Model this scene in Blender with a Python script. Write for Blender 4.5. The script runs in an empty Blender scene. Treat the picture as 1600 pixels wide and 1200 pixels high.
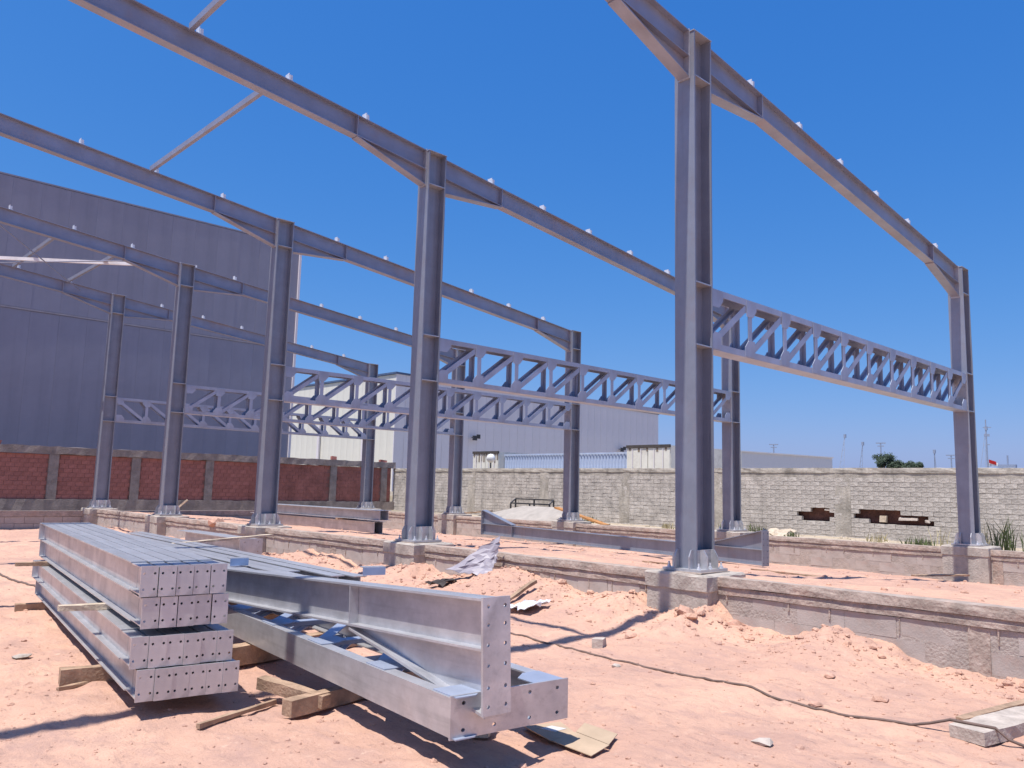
import bpy, math, random
import numpy as np
from mathutils import Vector, Matrix
random.seed(7); RNG = np.random.default_rng(11)
C = bpy.context.scene.collection
SC = bpy.context.scene

# ------------------------------------------------------------------ camera
def make_camera():
    f, pitch, roll, yaw = 1269.815, 0.1274, 0.0244, 0.7615
    cy, sy, cp, sp = math.cos(yaw), math.sin(yaw), math.cos(pitch), math.sin(pitch)
    fw = Vector((sy*cp, cy*cp, sp)); rt = Vector((cy, -sy, 0)); up = rt.cross(fw)
    r2 = math.cos(roll)*rt + math.sin(roll)*up; u2 = -math.sin(roll)*rt + math.cos(roll)*up
    cd = bpy.data.cameras.new('camera'); cam = bpy.data.objects.new('camera', cd); C.objects.link(cam)
    m = Matrix.Identity(4)
    for i, v in enumerate((r2, u2, -fw)):
        for j in range(3): m[j][i] = v[j]
    m[2][3] = 1.6
    cam.matrix_world = m
    cd.sensor_width = 36; cd.lens = f/1600*36; cd.clip_start = 0.05; cd.clip_end = 4000
    SC.camera = cam
make_camera()
SC.render.resolution_x = 1024; SC.render.resolution_y = 768

# ------------------------------------------------------------------ sky and sun
SUN = Vector((-0.35, -0.022, 1.0)).normalized()          # towards the sun
elev = math.asin(SUN.z)
W = bpy.data.worlds.new('World'); SC.world = W; W.use_nodes = True
nt = W.node_tree; nt.nodes.clear()
sky = nt.nodes.new('ShaderNodeTexSky'); sky.sky_type = 'NISHITA'; sky.sun_disc = False
sky.sun_elevation = elev; sky.sun_rotation = math.atan2(SUN.x, SUN.y)
sky.altitude = 0; sky.air_density = 1.0; sky.dust_density = 1.0; sky.ozone_density = 3.0
# colour response of the sky: deeper blue, softer horizon (one smooth curve per channel for the whole sky)
sp = nt.nodes.new('ShaderNodeSeparateColor'); cb = nt.nodes.new('ShaderNodeCombineColor'); nt.links.new(sky.outputs[0], sp.inputs[0])
for i, (k, p) in enumerate(((0.220, 1.50), (0.748, 0.77), (2.268, 0.412))):
    pw = nt.nodes.new('ShaderNodeMath'); pw.operation = 'POWER'; pw.inputs[1].default_value = p
    ml = nt.nodes.new('ShaderNodeMath'); ml.operation = 'MULTIPLY'; ml.inputs[1].default_value = k
    nt.links.new(sp.outputs[i], pw.inputs[0]); nt.links.new(pw.outputs[0], ml.inputs[0]); nt.links.new(ml.outputs[0], cb.inputs[i])
bg = nt.nodes.new('ShaderNodeBackground'); bg.inputs['Strength'].default_value = 0.12
wo = nt.nodes.new('ShaderNodeOutputWorld')
nt.links.new(cb.outputs[0], bg.inputs['Color']); nt.links.new(bg.outputs[0], wo.inputs[0])
sd = bpy.data.lights.new('sun', 'SUN'); sd.energy = 4.2; sd.angle = math.radians(0.53); sd.color = (1.0, 0.955, 0.89)
so = bpy.data.objects.new('sun', sd); C.objects.link(so)
so.rotation_euler = SUN.to_track_quat('Z', 'Y').to_euler(); so.location = (0, 0, 30)
SC.view_settings.view_transform = 'Standard'; SC.view_settings.look = 'None'
SC.view_settings.exposure = 0.52; SC.view_settings.gamma = 1.0; SC.view_settings.use_curve_mapping = False

# ------------------------------------------------------------------ materials
def mat(name, col, rough=0.7, metal=0.0, var=0.12, scale=3.0, col2=None, bump=0.0, bscale=40.0, detail=5, objrand=0.0, spec=0.5, stain=None, stain_amt=0.35, stain_scale=1.2, runs=0.0, runs_scale=(7, 7, 0.35)):
    m = bpy.data.materials.new(name); m.use_nodes = True; t = m.node_tree; N = t.nodes; L = t.links
    b = N['Principled BSDF']; b.inputs['Roughness'].default_value = rough; b.inputs['Metallic'].default_value = metal
    b.inputs['Specular IOR Level'].default_value = spec
    tc = N.new('ShaderNodeTexCoord')
    ns = N.new('ShaderNodeTexNoise'); ns.inputs['Scale'].default_value = scale; ns.inputs['Detail'].default_value = detail; ns.inputs['Roughness'].default_value = 0.62
    L.new(tc.outputs['Object'], ns.inputs['Vector'])
    if col2 is None: col2 = tuple(c*(1-var*1.6) for c in col)
    mr = N.new('ShaderNodeMapRange'); mr.inputs[1].default_value = 0.32; mr.inputs[2].default_value = 0.68
    L.new(ns.outputs['Fac'], mr.inputs[0])
    mx = N.new('ShaderNodeMix'); mx.data_type = 'RGBA'
    mx.inputs[6].default_value = (*[min(1, c*(1+var*0.5)) for c in col], 1); mx.inputs[7].default_value = (*col2, 1)
    L.new(mr.outputs[0], mx.inputs[0]); out = mx.outputs[2]
    if stain:
        n2 = N.new('ShaderNodeTexNoise'); n2.inputs['Scale'].default_value = stain_scale; n2.inputs['Detail'].default_value = 6; n2.inputs['Roughness'].default_value = 0.7
        L.new(tc.outputs['Object'], n2.inputs['Vector'])
        r2 = N.new('ShaderNodeMapRange'); r2.inputs[1].default_value = 0.52; r2.inputs[2].default_value = 0.68; r2.inputs[4].default_value = stain_amt
        L.new(n2.outputs['Fac'], r2.inputs[0])
        m2 = N.new('ShaderNodeMix'); m2.data_type = 'RGBA'; m2.inputs[7].default_value = (*stain, 1)
        L.new(r2.outputs[0], m2.inputs[0]); L.new(out, m2.inputs[6]); out = m2.outputs[2]
    if runs:
        mp = N.new('ShaderNodeMapping'); mp.inputs['Scale'].default_value = runs_scale; L.new(tc.outputs['Object'], mp.inputs['Vector'])
        n4 = N.new('ShaderNodeTexNoise'); n4.inputs['Scale'].default_value = 1.0; n4.inputs['Detail'].default_value = 6; n4.inputs['Roughness'].default_value = 0.65; L.new(mp.outputs[0], n4.inputs['Vector'])
        r4 = N.new('ShaderNodeMapRange'); r4.inputs[1].default_value = 0.50; r4.inputs[2].default_value = 0.72; r4.inputs[4].default_value = runs; L.new(n4.outputs['Fac'], r4.inputs[0])
        m4 = N.new('ShaderNodeMix'); m4.data_type = 'RGBA'; m4.inputs[7].default_value = (*[c*0.55 for c in col2], 1)
        L.new(r4.outputs[0], m4.inputs[0]); L.new(out, m4.inputs[6]); out = m4.outputs[2]
        r5 = N.new('ShaderNodeMapRange'); r5.inputs[3].default_value = max(0.1, rough-0.12); r5.inputs[4].default_value = min(1.0, rough+0.16); L.new(ns.outputs['Fac'], r5.inputs[0]); L.new(r5.outputs[0], b.inputs['Roughness'])
    if objrand:
        oi = N.new('ShaderNodeObjectInfo'); r3 = N.new('ShaderNodeMapRange'); r3.inputs[3].default_value = 1-objrand; r3.inputs[4].default_value = 1+objrand
        L.new(oi.outputs['Random'], r3.inputs[0])
        vm = N.new('ShaderNodeVectorMath'); vm.operation = 'SCALE'; L.new(out, vm.inputs[0]); L.new(r3.outputs[0], vm.inputs['Scale']); out = vm.outputs[0]
    L.new(out, b.inputs['Base Color'])
    if bump:
        n3 = N.new('ShaderNodeTexNoise'); n3.inputs['Scale'].default_value = bscale; n3.inputs['Detail'].default_value = 6
        L.new(tc.outputs['Object'], n3.inputs['Vector'])
        bp = N.new('ShaderNodeBump'); bp.inputs['Strength'].default_value = bump; bp.inputs['Distance'].default_value = 0.02
        L.new(n3.outputs['Fac'], bp.inputs['Height']); L.new(bp.outputs[0], b.inputs['Normal'])
    return m
STEEL = mat('painted_galvanised_steel', (0.275, 0.30, 0.36), 0.42, 0.35, 0.10, 2.2, objrand=0.07, bump=0.04, bscale=60, stain=(0.27, 0.21, 0.21), stain_amt=0.45, runs=0.35)
RAFT = mat('rafter_steel', (0.29, 0.315, 0.40), 0.42, 0.35, 0.10, 2.0, objrand=0.05, bump=0.04, stain=(0.36, 0.26, 0.24), stain_amt=0.45, runs=0.3, runs_scale=(0.6, 6, 6))
TRUSS = mat('truss_steel', (0.37, 0.42, 0.53), 0.48, 0.35, 0.10, 3.0, objrand=0.07, stain=(0.33, 0.29, 0.31), stain_amt=0.25)
GALV = mat('fresh_galvanised_steel', (0.54, 0.54, 0.56), 0.33, 0.45, 0.13, 5.0, objrand=0.06, bump=0.05, bscale=90, stain=(0.40, 0.37, 0.37), stain_amt=0.4, stain_scale=3, runs=0.4, runs_scale=(1.2, 14, 14))
BRIGHT = mat('bright_zinc', (0.70, 0.72, 0.76), 0.38, 0.3, 0.06, 6.0)
SKYREFL = mat('sky_reflection_blue_steel', (0.30, 0.42, 0.62), 0.35, 0.3, 0.1, 6.0)  # reflection of the sky painted in as a blue base colour
CONC = mat('site_concrete', (0.47, 0.42, 0.37), 0.92, 0, 0.16, 5.0, bump=0.6, bscale=30, stain=(0.38, 0.32, 0.28), stain_amt=0.5, stain_scale=2.2, runs=0.35, runs_scale=(6, 6, 0.8), spec=0.2)
CAPM = mat('rough_cap_concrete', (0.43, 0.35, 0.30), 0.95, 0, 0.22, 6.0, bump=0.9, bscale=22, stain=(0.46, 0.31, 0.24), stain_amt=0.5, stain_scale=2.0, spec=0.2)
BLOCK = mat('concrete_block', (0.45, 0.40, 0.365), 0.93, 0, 0.10, 6.0, bump=0.22, bscale=60, objrand=0.04, stain=(0.46, 0.32, 0.26), stain_amt=0.4, stain_scale=2.5, spec=0.2)
MORTAR = mat('mortar', (0.43, 0.375, 0.335), 0.95, 0, 0.15, 8.0, bump=0.6, bscale=40, spec=0.2)
WBLK = mat('weathered_wall_brick', (0.50, 0.46, 0.415), 0.95, 0, 0.20, 2.5, bump=0.9, bscale=18, objrand=0.10, stain=(0.27, 0.25, 0.23), stain_amt=0.6, stain_scale=1.3, runs=0.5, runs_scale=(3, 3, 0.4), spec=0.2)
WMORT = mat('weathered_mortar', (0.45, 0.41, 0.355), 0.95, 0, 0.25, 2.0, bump=0.9, bscale=14, stain=(0.33, 0.30, 0.265), stain_amt=0.6, stain_scale=0.9, runs=0.6, runs_scale=(3, 3, 0.5), spec=0.2)
RBRK = mat('red_clay_brick', (0.40, 0.165, 0.135), 0.9, 0, 0.22, 2.0, bump=0.5, bscale=30, objrand=0.10, stain=(0.31, 0.14, 0.12), stain_amt=0.5, stain_scale=0.9, spec=0.2)
RMORT = mat('red_wall_mortar', (0.31, 0.16, 0.135), 0.95, 0, 0.2, 2.0, bump=0.5, spec=0.2)
RCONC = mat('red_wall_concrete', (0.34, 0.285, 0.255), 0.93, 0, 0.22, 3.0, bump=0.7, bscale=20, stain=(0.22, 0.18, 0.165), stain_amt=0.5, spec=0.2)
WOOD = mat('raw_timber', (0.42, 0.29, 0.20), 0.85, 0, 0.25, 9.0, bump=0.5, bscale=50, stain=(0.26, 0.17, 0.12), stain_amt=0.5, stain_scale=4, spec=0.2)
WOODL = mat('pale_timber', (0.60, 0.50, 0.38), 0.85, 0, 0.2, 9.0, bump=0.5, bscale=50, stain=(0.40, 0.30, 0.22), stain_amt=0.5, stain_scale=4, spec=0.2)
WOODO = mat('orange_timber', (0.50, 0.24, 0.09), 0.8, 0, 0.2, 6.0, spec=0.2)
DARKP = mat('dark_warehouse_panel', (0.245, 0.25, 0.315), 0.55, 0.0, 0.06, 0.6, objrand=0.02, runs=0.2, runs_scale=(2.5, 2.5, 0.12))
GREYP = mat('grey_warehouse_panel', (0.70, 0.66, 0.68), 0.6, 0.0, 0.04, 0.5, objrand=0.015, runs=0.15, runs_scale=(1.5, 1.5, 0.1))
CREAMP = mat('cream_warehouse_panel', (0.70, 0.68, 0.60), 0.6, 0.0, 0.04, 0.5, objrand=0.015, runs=0.2, runs_scale=(1.5, 1.5, 0.1))
ROOFB = mat('blue_roof_edge', (0.07, 0.11, 0.20), 0.5)
WHITEC = mat('white_container_paint', (0.72, 0.70, 0.62), 0.6, 0, 0.08, 2.0, stain=(0.35, 0.30, 0.25), stain_amt=0.5)
SOOT = mat('sooty_dark', (0.07, 0.06, 0.055), 0.8, 0, 0.2, 6.0)
SHEET = mat('pale_blue_sheet', (0.42, 0.50, 0.66), 0.45, 0.0, 0.15, 1.5, stain=(0.70, 0.76, 0.85), stain_amt=0.7, stain_scale=1.5)
LOWB = mat('beige_shed_panel', (0.70, 0.67, 0.66), 0.7, 0, 0.05, 0.3)
BLACK = mat('black_rubber', (0.045, 0.033, 0.03), 0.7)
TUBEM = mat('dark_brown_tube', (0.17, 0.115, 0.095), 0.85, 0, 0.25, 8.0)
BLACKM = mat('black_frame_steel', (0.04, 0.04, 0.045), 0.6)
CARD = mat('cardboard', (0.48, 0.36, 0.25), 0.85, 0, 0.1, 5.0, spec=0.2)
CARDL = mat('cardboard_label', (0.62, 0.60, 0.58), 0.7)
GLASSW = mat('white_globe', (0.85, 0.84, 0.80), 0.3)
PLAST = mat('grey_plastic_sheet', (0.33, 0.30, 0.34), 0.5, 0, 0.12, 5.0)
PLASTW = mat('white_plastic', (0.72, 0.72, 0.74), 0.4, 0, 0.1, 8.0)
PLY = mat('dusty_board', (0.40, 0.36, 0.32), 0.9, 0, 0.12, 3.0, spec=0.2)
ROCK = mat('dirt_clod', (0.56, 0.335, 0.25), 0.95, 0, 0.25, 9.0, bump=0.5, objrand=0.1, spec=0.15)
ROCKG = mat('pale_rubble', (0.50, 0.43, 0.37), 0.95, 0, 0.2, 9.0, bump=0.5, objrand=0.12, spec=0.15)
LEAF = mat('weed_leaf', (0.10, 0.13, 0.045), 0.7, 0, 0.3, 5.0)
LEAFD = mat('far_tree_leaf', (0.055, 0.085, 0.05), 0.8, 0, 0.3, 1.0)
DRY = mat('dry_stalk', (0.42, 0.36, 0.20), 0.8)
BARK = mat('bark', (0.14, 0.10, 0.075), 0.9)
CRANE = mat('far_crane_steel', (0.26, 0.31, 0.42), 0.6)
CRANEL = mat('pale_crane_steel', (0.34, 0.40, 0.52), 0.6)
RED = mat('red_cloth', (0.65, 0.03, 0.03), 0.7)
WHITE = mat('white_paint', (0.8, 0.8, 0.8), 0.5)

def ground_material():
    m = bpy.data.materials.new('pink_sand'); m.use_nodes = True; t = m.node_tree; N = t.nodes; L = t.links
    b = N['Principled BSDF']; b.inputs['Roughness'].default_value = 0.95; b.inputs['Specular IOR Level'].default_value = 0.12
    tc = N.new('ShaderNodeTexCoord')
    def noise(s, d=6, r=0.6, dist=0.0):
        n = N.new('ShaderNodeTexNoise'); n.inputs['Scale'].default_value = s; n.inputs['Detail'].default_value = d; n.inputs['Roughness'].default_value = r; n.inputs['Distortion'].default_value = dist
        L.new(tc.outputs['Object'], n.inputs['Vector']); return n.outputs['Fac']
    def mrange(a, lo, hi, o0=0.0, o1=1.0):
        r = N.new('ShaderNodeMapRange'); r.inputs[1].default_value = lo; r.inputs[2].default_value = hi; r.inputs[3].default_value = o0; r.inputs[4].default_value = o1; L.new(a, r.inputs[0]); return r.outputs[0]
    def mix(f, a, c):
        x = N.new('ShaderNodeMix'); x.data_type = 'RGBA'; L.new(f, x.inputs[0])
        for i, v in ((6, a), (7, c)):
            if isinstance(v, tuple): x.inputs[i].default_value = (*v, 1)
            else: L.new(v, x.inputs[i])
        return x.outputs[2]
    c = mix(mrange(noise(0.5, 5, 0.6, 0.4), 0.38, 0.62), (0.66, 0.41, 0.295), (0.54, 0.33, 0.25))
    c = mix(mrange(noise(2.3, 8, 0.7), 0.48, 0.66, 0, 0.6), c, (0.45, 0.285, 0.23))
    c = mix(mrange(noise(6.5, 8, 0.7, 0.6), 0.55, 0.72, 0, 0.55), c, (0.70, 0.46, 0.34))
    c = mix(mrange(noise(28, 6, 0.75), 0.58, 0.74, 0, 0.6), c, (0.33, 0.195, 0.155))
    mp = N.new('ShaderNodeMapping'); mp.inputs['Scale'].default_value = (1.0, 0.38, 1.0); mp.inputs['Rotation'].default_value = (0, 0, 0.75); L.new(tc.outputs['Object'], mp.inputs['Vector'])
    def snoise(s_, d=8, r=0.7):
        n = N.new('ShaderNodeTexNoise'); n.inputs['Scale'].default_value = s_; n.inputs['Detail'].default_value = d; n.inputs['Roughness'].default_value = r; n.inputs['Distortion'].default_value = 0.5
        L.new(mp.outputs[0], n.inputs['Vector']); return n.outputs['Fac']
    st = snoise(5.0)
    c = mix(mrange(st, 0.50, 0.64, 0, 0.55), c, (0.44, 0.28, 0.235))  # relief shade painted in as darker streaks, alongside damp patches and foot marks
    c = mix(mrange(snoise(16.0), 0.56, 0.67, 0, 0.6), c, (0.34, 0.215, 0.18))
    c = mix(mrange(noise(11, 8, 0.75), 0.60, 0.70, 0, 0.7), c, (0.72, 0.50, 0.37))
    # grey-green ground on the far side of the site
    sx = N.new('ShaderNodeSeparateXYZ'); L.new(tc.outputs['Object'], sx.inputs[0])
    ad = N.new('ShaderNodeMath'); ad.operation = 'ADD'; L.new(sx.outputs['X'], ad.inputs[0]); L.new(mrange(noise(1.2), 0.3, 0.7, -0.5, 0.5), ad.inputs[1])
    c = mix(mrange(ad.outputs[0], 18.3, 18.9, 0, 0.85), c, mix(mrange(noise(3, 7), 0.4, 0.6), (0.50, 0.44, 0.34), (0.38, 0.34, 0.25)))
    ay = N.new('ShaderNodeMath'); ay.operation = 'ADD'; L.new(sx.outputs['Y'], ay.inputs[0]); L.new(mrange(noise(1.0), 0.3, 0.7, -0.5, 0.5), ay.inputs[1])
    c = mix(mrange(ay.outputs[0], 28.2, 28.8, 0, 0.8), c, mix(mrange(noise(3, 7), 0.4, 0.6), (0.33, 0.28, 0.23), (0.22, 0.20, 0.15)))
    L.new(c, b.inputs['Base Color'])
    h1 = noise(9, 8, 0.7, 0.3); h2 = noise(45, 6, 0.7)
    s = N.new('ShaderNodeMath'); s.operation = 'MULTIPLY_ADD'; s.inputs[1].default_value = 0.35; L.new(h2, s.inputs[0]); L.new(h1, s.inputs[2])
    bp = N.new('ShaderNodeBump'); bp.inputs['Strength'].default_value = 0.7; bp.inputs['Distance'].default_value = 0.045
    L.new(s.outputs[0], bp.inputs['Height']); L.new(bp.outputs[0], b.inputs['Normal'])
    return m
SAND = ground_material()

# ------------------------------------------------------------------ helpers
class MB:
    """collects boxes, tubes, plates into one mesh"""
    def __init__(s): s.v = []; s.f = []
    def add(s, vs, fs, M=None):
        o = len(s.v)
        s.v += [tuple(M @ Vector(v)) for v in vs] if M is not None else [tuple(v) for v in vs]
        s.f += [tuple(i+o for i in f) for f in fs]
        return s
    def box(s, x0, x1, y0, y1, z0, z1, M=None, jit=0.0):
        vs = [(x, y, z) for z in (z0, z1) for y in (y0, y1) for x in (x0, x1)]
        if jit: vs = [tuple(c + random.uniform(-jit, jit) for c in v) for v in vs]
        return s.add(vs, [(0, 2, 3, 1), (4, 5, 7, 6), (0, 1, 5, 4), (2, 6, 7, 3), (0, 4, 6, 2), (1, 3, 7, 5)], M)
    def prism(s, pts, y0, y1, M=None):
        """polygon in x,z extruded along y"""
        n = len(pts)
        vs = [(x, y0, z) for x, z in pts] + [(x, y1, z) for x, z in pts]
        fs = [tuple(range(n)), tuple(range(2*n-1, n-1, -1))] + [(i, i+n, (i+1) % n + n, (i+1) % n) for i in range(n)]
        return s.add(vs, fs, M)
    def cyl(s, p, q, r, n=8, r2=None):
        p, q = Vector(p), Vector(q); d = (q-p).normalized(); r2 = r if r2 is None else r2
        a = d.orthogonal().normalized(); b = d.cross(a)
        vs = []
        for c, rr in ((p, r), (q, r2)):
            for k in range(n):
                t = 2*math.pi*k/n; vs.append(c + rr*(math.cos(t)*a + math.sin(t)*b))
        fs = [(k, (k+1) % n, n+(k+1) % n, n+k) for k in range(n)] + [tuple(range(n-1, -1, -1)), tuple(range(n, 2*n))]
        return s.add(vs, fs)
    def bar(s, p, q, w, h, up=(0, 0, 1)):
        p, q = Vector(p), Vector(q); d = q-p; L = d.length; d.normalize(); u = Vector(up); r = d.cross(u).normalized(); u = r.cross(d)
        M = Matrix(((d.x, r.x, u.x, p.x), (d.y, r.y, u.y, p.y), (d.z, r.z, u.z, p.z), (0, 0, 0, 1)))
        return s.box(0, L, -w/2, w/2, -h/2, h/2, M)
    def holed(s, w, h, t, holes, r, M=None):
        """plate in y,z (thickness along x from 0 to -t) with octagonal through holes"""
        def cuts(c, a, b):
            v = {a, b}
            for q in c: v |= {round(q-r*1.3, 5), round(q+r*1.3, 5)}
            return sorted(v)
        ys = cuts([p[0] for p in holes], -w/2, w/2); zs = cuts([p[1] for p in holes], -h/2, h/2)
        for i in range(len(ys)-1):
            for j in range(len(zs)-1):
                a, b, c, d = ys[i], ys[i+1], zs[j], zs[j+1]; cy, cz = (a+b)/2, (c+d)/2
                hit = [p for p in holes if abs(p[0]-cy) < r*.3 and abs(p[1]-cz) < r*.3]
                if not hit:
                    s.add([(0, a, c), (0, b, c), (0, b, d), (0, a, d)], [(0, 1, 2, 3)], M)
                    s.add([(-t, a, c), (-t, b, c), (-t, b, d), (-t, a, d)], [(3, 2, 1, 0)], M)
                else:
                    sq = [(b, cz), (b, d), (cy, d), (a, d), (a, cz), (a, c), (cy, c), (b, c)]
                    oc = [(cy+r*math.cos(k*math.pi/4), cz+r*math.sin(k*math.pi/4)) for k in range(8)]
                    vs = [(0, *p) for p in sq] + [(0, *p) for p in oc] + [(-t, *p) for p in oc] + [(-t, *p) for p in sq]
                    fs = []
                    for k in range(8):
                        k2 = (k+1) % 8
                        fs += [(k, k2, 8+k2, 8+k), (8+k, 8+k2, 16+k2, 16+k), (16+k, 16+k2, 24+k2, 24+k)]
                    s.add(vs, fs, M)
        s.add([(0, -w/2, -h/2), (0, w/2, -h/2), (0, w/2, h/2), (0, -w/2, h/2), (-t, -w/2, -h/2), (-t, w/2, -h/2), (-t, w/2, h/2), (-t, -w/2, h/2)],
              [(0, 4, 5, 1), (1, 5, 6, 2), (2, 6, 7, 3), (3, 7, 4, 0)], M)
        return s
    def mesh(s, name, smooth=False):
        me = bpy.data.meshes.new(name); me.from_pydata(s.v, [], s.f); me.update()
        if smooth: me.polygons.foreach_set('use_smooth', [True]*len(me.polygons))
        return me
def put(name, me, m=None, parent=None, loc=None, rot=None):
    o = bpy.data.objects.new(name, me); C.objects.link(o)
    if m is not None and me is not None and not me.materials: me.materials.append(m)
    if parent is not None: o.parent = parent
    if loc is not None: o.location = loc
    if rot is not None: o.rotation_euler = rot
    return o
def part(name, mb, m, parent=None, loc=None, rot=None, smooth=False): return put(name, mb.mesh(name, smooth), m, parent, loc, rot)
def tag(o, label, cat, group=None):
    o['label'] = label; o['category'] = cat
    if group: o['group'] = group
    return o
def thing(name, label, cat, loc=(0, 0, 0), rot=(0, 0, 0), group=None):
    o = bpy.data.objects.new(name, None); C.objects.link(o); o.location = loc; o.rotation_euler = rot; o.empty_display_size = 0.2
    return tag(o, label, cat, group)
def kids(o): return CH.get(o.name, [])
def dup(o, parent=None):
    c = o.copy(); C.objects.link(c)
    if parent is not None: c.parent = parent
    for ch in [x for x in list(C.objects) if x.parent == o]: dup(ch, c)
    return c
def dup_thing(src, label, loc, rot=None):
    allo = list(C.objects); by = {}
    for x in allo:
        if x.parent: by.setdefault(x.parent.name, []).append(x)
    def rec(o, p):
        c = o.copy(); C.objects.link(c)
        if p is not None: c.parent = p
        for ch in by.get(o.name, []): rec(ch, c)
        return c
    r = rec(src, None); r.location = loc; r['label'] = label
    if rot is not None: r.rotation_euler = rot
    return r

# value noise in numpy, used for the terrain
PERM = RNG.random((256, 256))
def vnoise(x, y):
    xi = np.floor(x).astype(int); yi = np.floor(y).astype(int); fx = x-xi; fy = y-yi
    fx = fx*fx*(3-2*fx); fy = fy*fy*(3-2*fy)
    g = lambda a, b: PERM[a % 256, b % 256]
    return (g(xi, yi)*(1-fx)+g(xi+1, yi)*fx)*(1-fy)+(g(xi, yi+1)*(1-fx)+g(xi+1, yi+1)*fx)*fy - 0.5
def fbm(x, y, o=4, gain=0.5):
    s = 0; a = 1
    for k in range(o): s = s + a*vnoise(x*2**k+17.3*k, y*2**k+5.1*k); a *= gain
    return s
XA, XB = 8.573, 18.506
FY = [5.70, 11.20, 16.70, 22.20, 27.70]
ZB, ZA_TOP, ZB_TOP = 0.66, 7.50, 6.45
FOOT = np.array([(-6, .0), (2.2, .0), (2.6, .0), (2.95, .01), (3.2, .08), (3.66, .22), (3.86, .26), (4.29, .09), (4.65, .10), (5.06, .18), (5.30, .36), (5.6, .22), (6.1, .22), (6.36, .33), (6.74, .28), (7.14, .20), (7.65, .25), (8.12, .31), (8.6, .40), (9.1, .30), (9.55, .22), (10.35, .17), (10.6, .34), (11.12, .30), (11.86, .24), (12.6, .12), (13.0, .22), (13.5, .27), (13.9, .20), (14.31, .27), (15.0, .15), (15.7, .08), (18, .10), (24, .12), (40, .1)])
def height(x, y):
    x = np.asarray(x, float); y = np.asarray(y, float)
    base = 0.035 + 0.05*fbm(x*0.35, y*0.35, 3) + 0.035*fbm(x*1.1+9, y*1.1, 4) + 0.024*fbm(x*4.5, y*4.5+3, 4, 0.65) + 0.014*np.maximum(0, fbm(x*9+2, y*7, 3, 0.6))
    foot = np.interp(y, FOOT[:, 0], FOOT[:, 1])
    wid = 1.1 + 1.6*foot
    t = np.clip(1-(8.35-x)/wid, 0, 1); s = t*t*(3-2*t)
    rough = 0.10*np.abs(fbm(x*3+4, y*3, 4, 0.6))*s
    out = base + s*(foot-0.03) + rough*0.8 + 0.03*s*fbm(x*12, y*12+5, 3, 0.6)
    # soil scraped in front of the middle wall
    g = lambda cx, cy, rx, ry, a: a*np.exp(-((x-cx)/rx)**2-((y-cy)/ry)**2)
    out = out + g(7.5, 7.9, .8, 1.0, .10) + g(7.2, 5.0, .7, .6, .06) + g(7.3, 3.5, .6, .5, .05) + g(6.6, 13, 1.0, 1.2, .10)
    # clods near the heaps
    fill = 0.60 - 0.068*(x-8.8) + 0.05*fbm(x*0.8, y*0.8, 4) + 0.03*fbm(x*3.2, y*3.2, 3)
    fill = fill + 0.035*np.exp(-((x-8.9)/.35)**2)*fbm(x*2, y*2+7, 3)*2
    behind = 0.42 - 0.012*np.clip(x-18.7, 0, 6) + 0.05*fbm(x*0.7, y*0.7, 4)
    far_y = 0.22 + 0.05*fbm(x*0.7, y*0.7, 4)
    h = np.where(x < 8.45, out, np.where(x < 18.35, np.minimum(fill, 0.62), behind))
    h = np.where((y > 28.2) & (x < 24.6), np.where(x < 18.35, far_y, behind), h)
    h = np.where((x > 24.9), 1.05, h)
    h = np.where((y > 35), np.where(x > 24.9, 1.05, 0.2), h)
    r = np.hypot(x, y)
    return np.where((y < -4) & (x < 24), 0.03, h)
def build_ground():
    def seg(a, b, st): return list(np.arange(a, b, st))
    xs = [-1500, -500, -150, -60, -25, -12] + seg(-7, 0.6, .25) + seg(.6, 8.4, .036) + [8.44, 8.46] + seg(8.5, 10.5, .06) + seg(10.5, 18.3, .14) + [18.34, 18.36] + seg(18.45, 24.8, .18) + [24.88, 24.92, 27, 34, 50, 90, 200, 500, 1500]
    ys = [-1500, -300, -60, -15, -5] + seg(-3.9, 1.2, .22) + seg(1.2, 8.5, .036) + seg(8.5, 16, .07) + seg(16, 28.1, .16) + [28.18, 28.22] + seg(28.4, 34.8, .2) + [34.98, 35.02, 40, 60, 120, 300, 700, 2000]
    X, Y = np.meshgrid(np.array(xs), np.array(ys)); Z = height(X, Y)
    nx, ny = len(xs), len(ys)
    co = np.stack([X.ravel(), Y.ravel(), Z.ravel()], 1)
    i = np.arange(nx-1)[None, :] + nx*np.arange(ny-1)[:, None]; i = i.ravel()
    q = np.stack([i, i+1, i+1+nx, i+nx], 1)
    me = bpy.data.meshes.new('ground'); me.vertices.add(len(co)); me.vertices.foreach_set('co', co.ravel())
    me.loops.add(q.size); me.loops.foreach_set('vertex_index', q.ravel().astype(np.int32))
    me.polygons.add(len(q)); me.polygons.foreach_set('loop_start', np.arange(0, q.size, 4, dtype=np.int32)); me.polygons.foreach_set('loop_total', np.full(len(q), 4, dtype=np.int32))
    me.polygons.foreach_set('use_smooth', np.ones(len(q), bool)); me.update(calc_edges=True); me.validate()
    o = put('ground', me, SAND); o['kind'] = 'structure'
build_ground()
def H(x, y): return float(height(np.array([x]), np.array([y]))[0])

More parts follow.
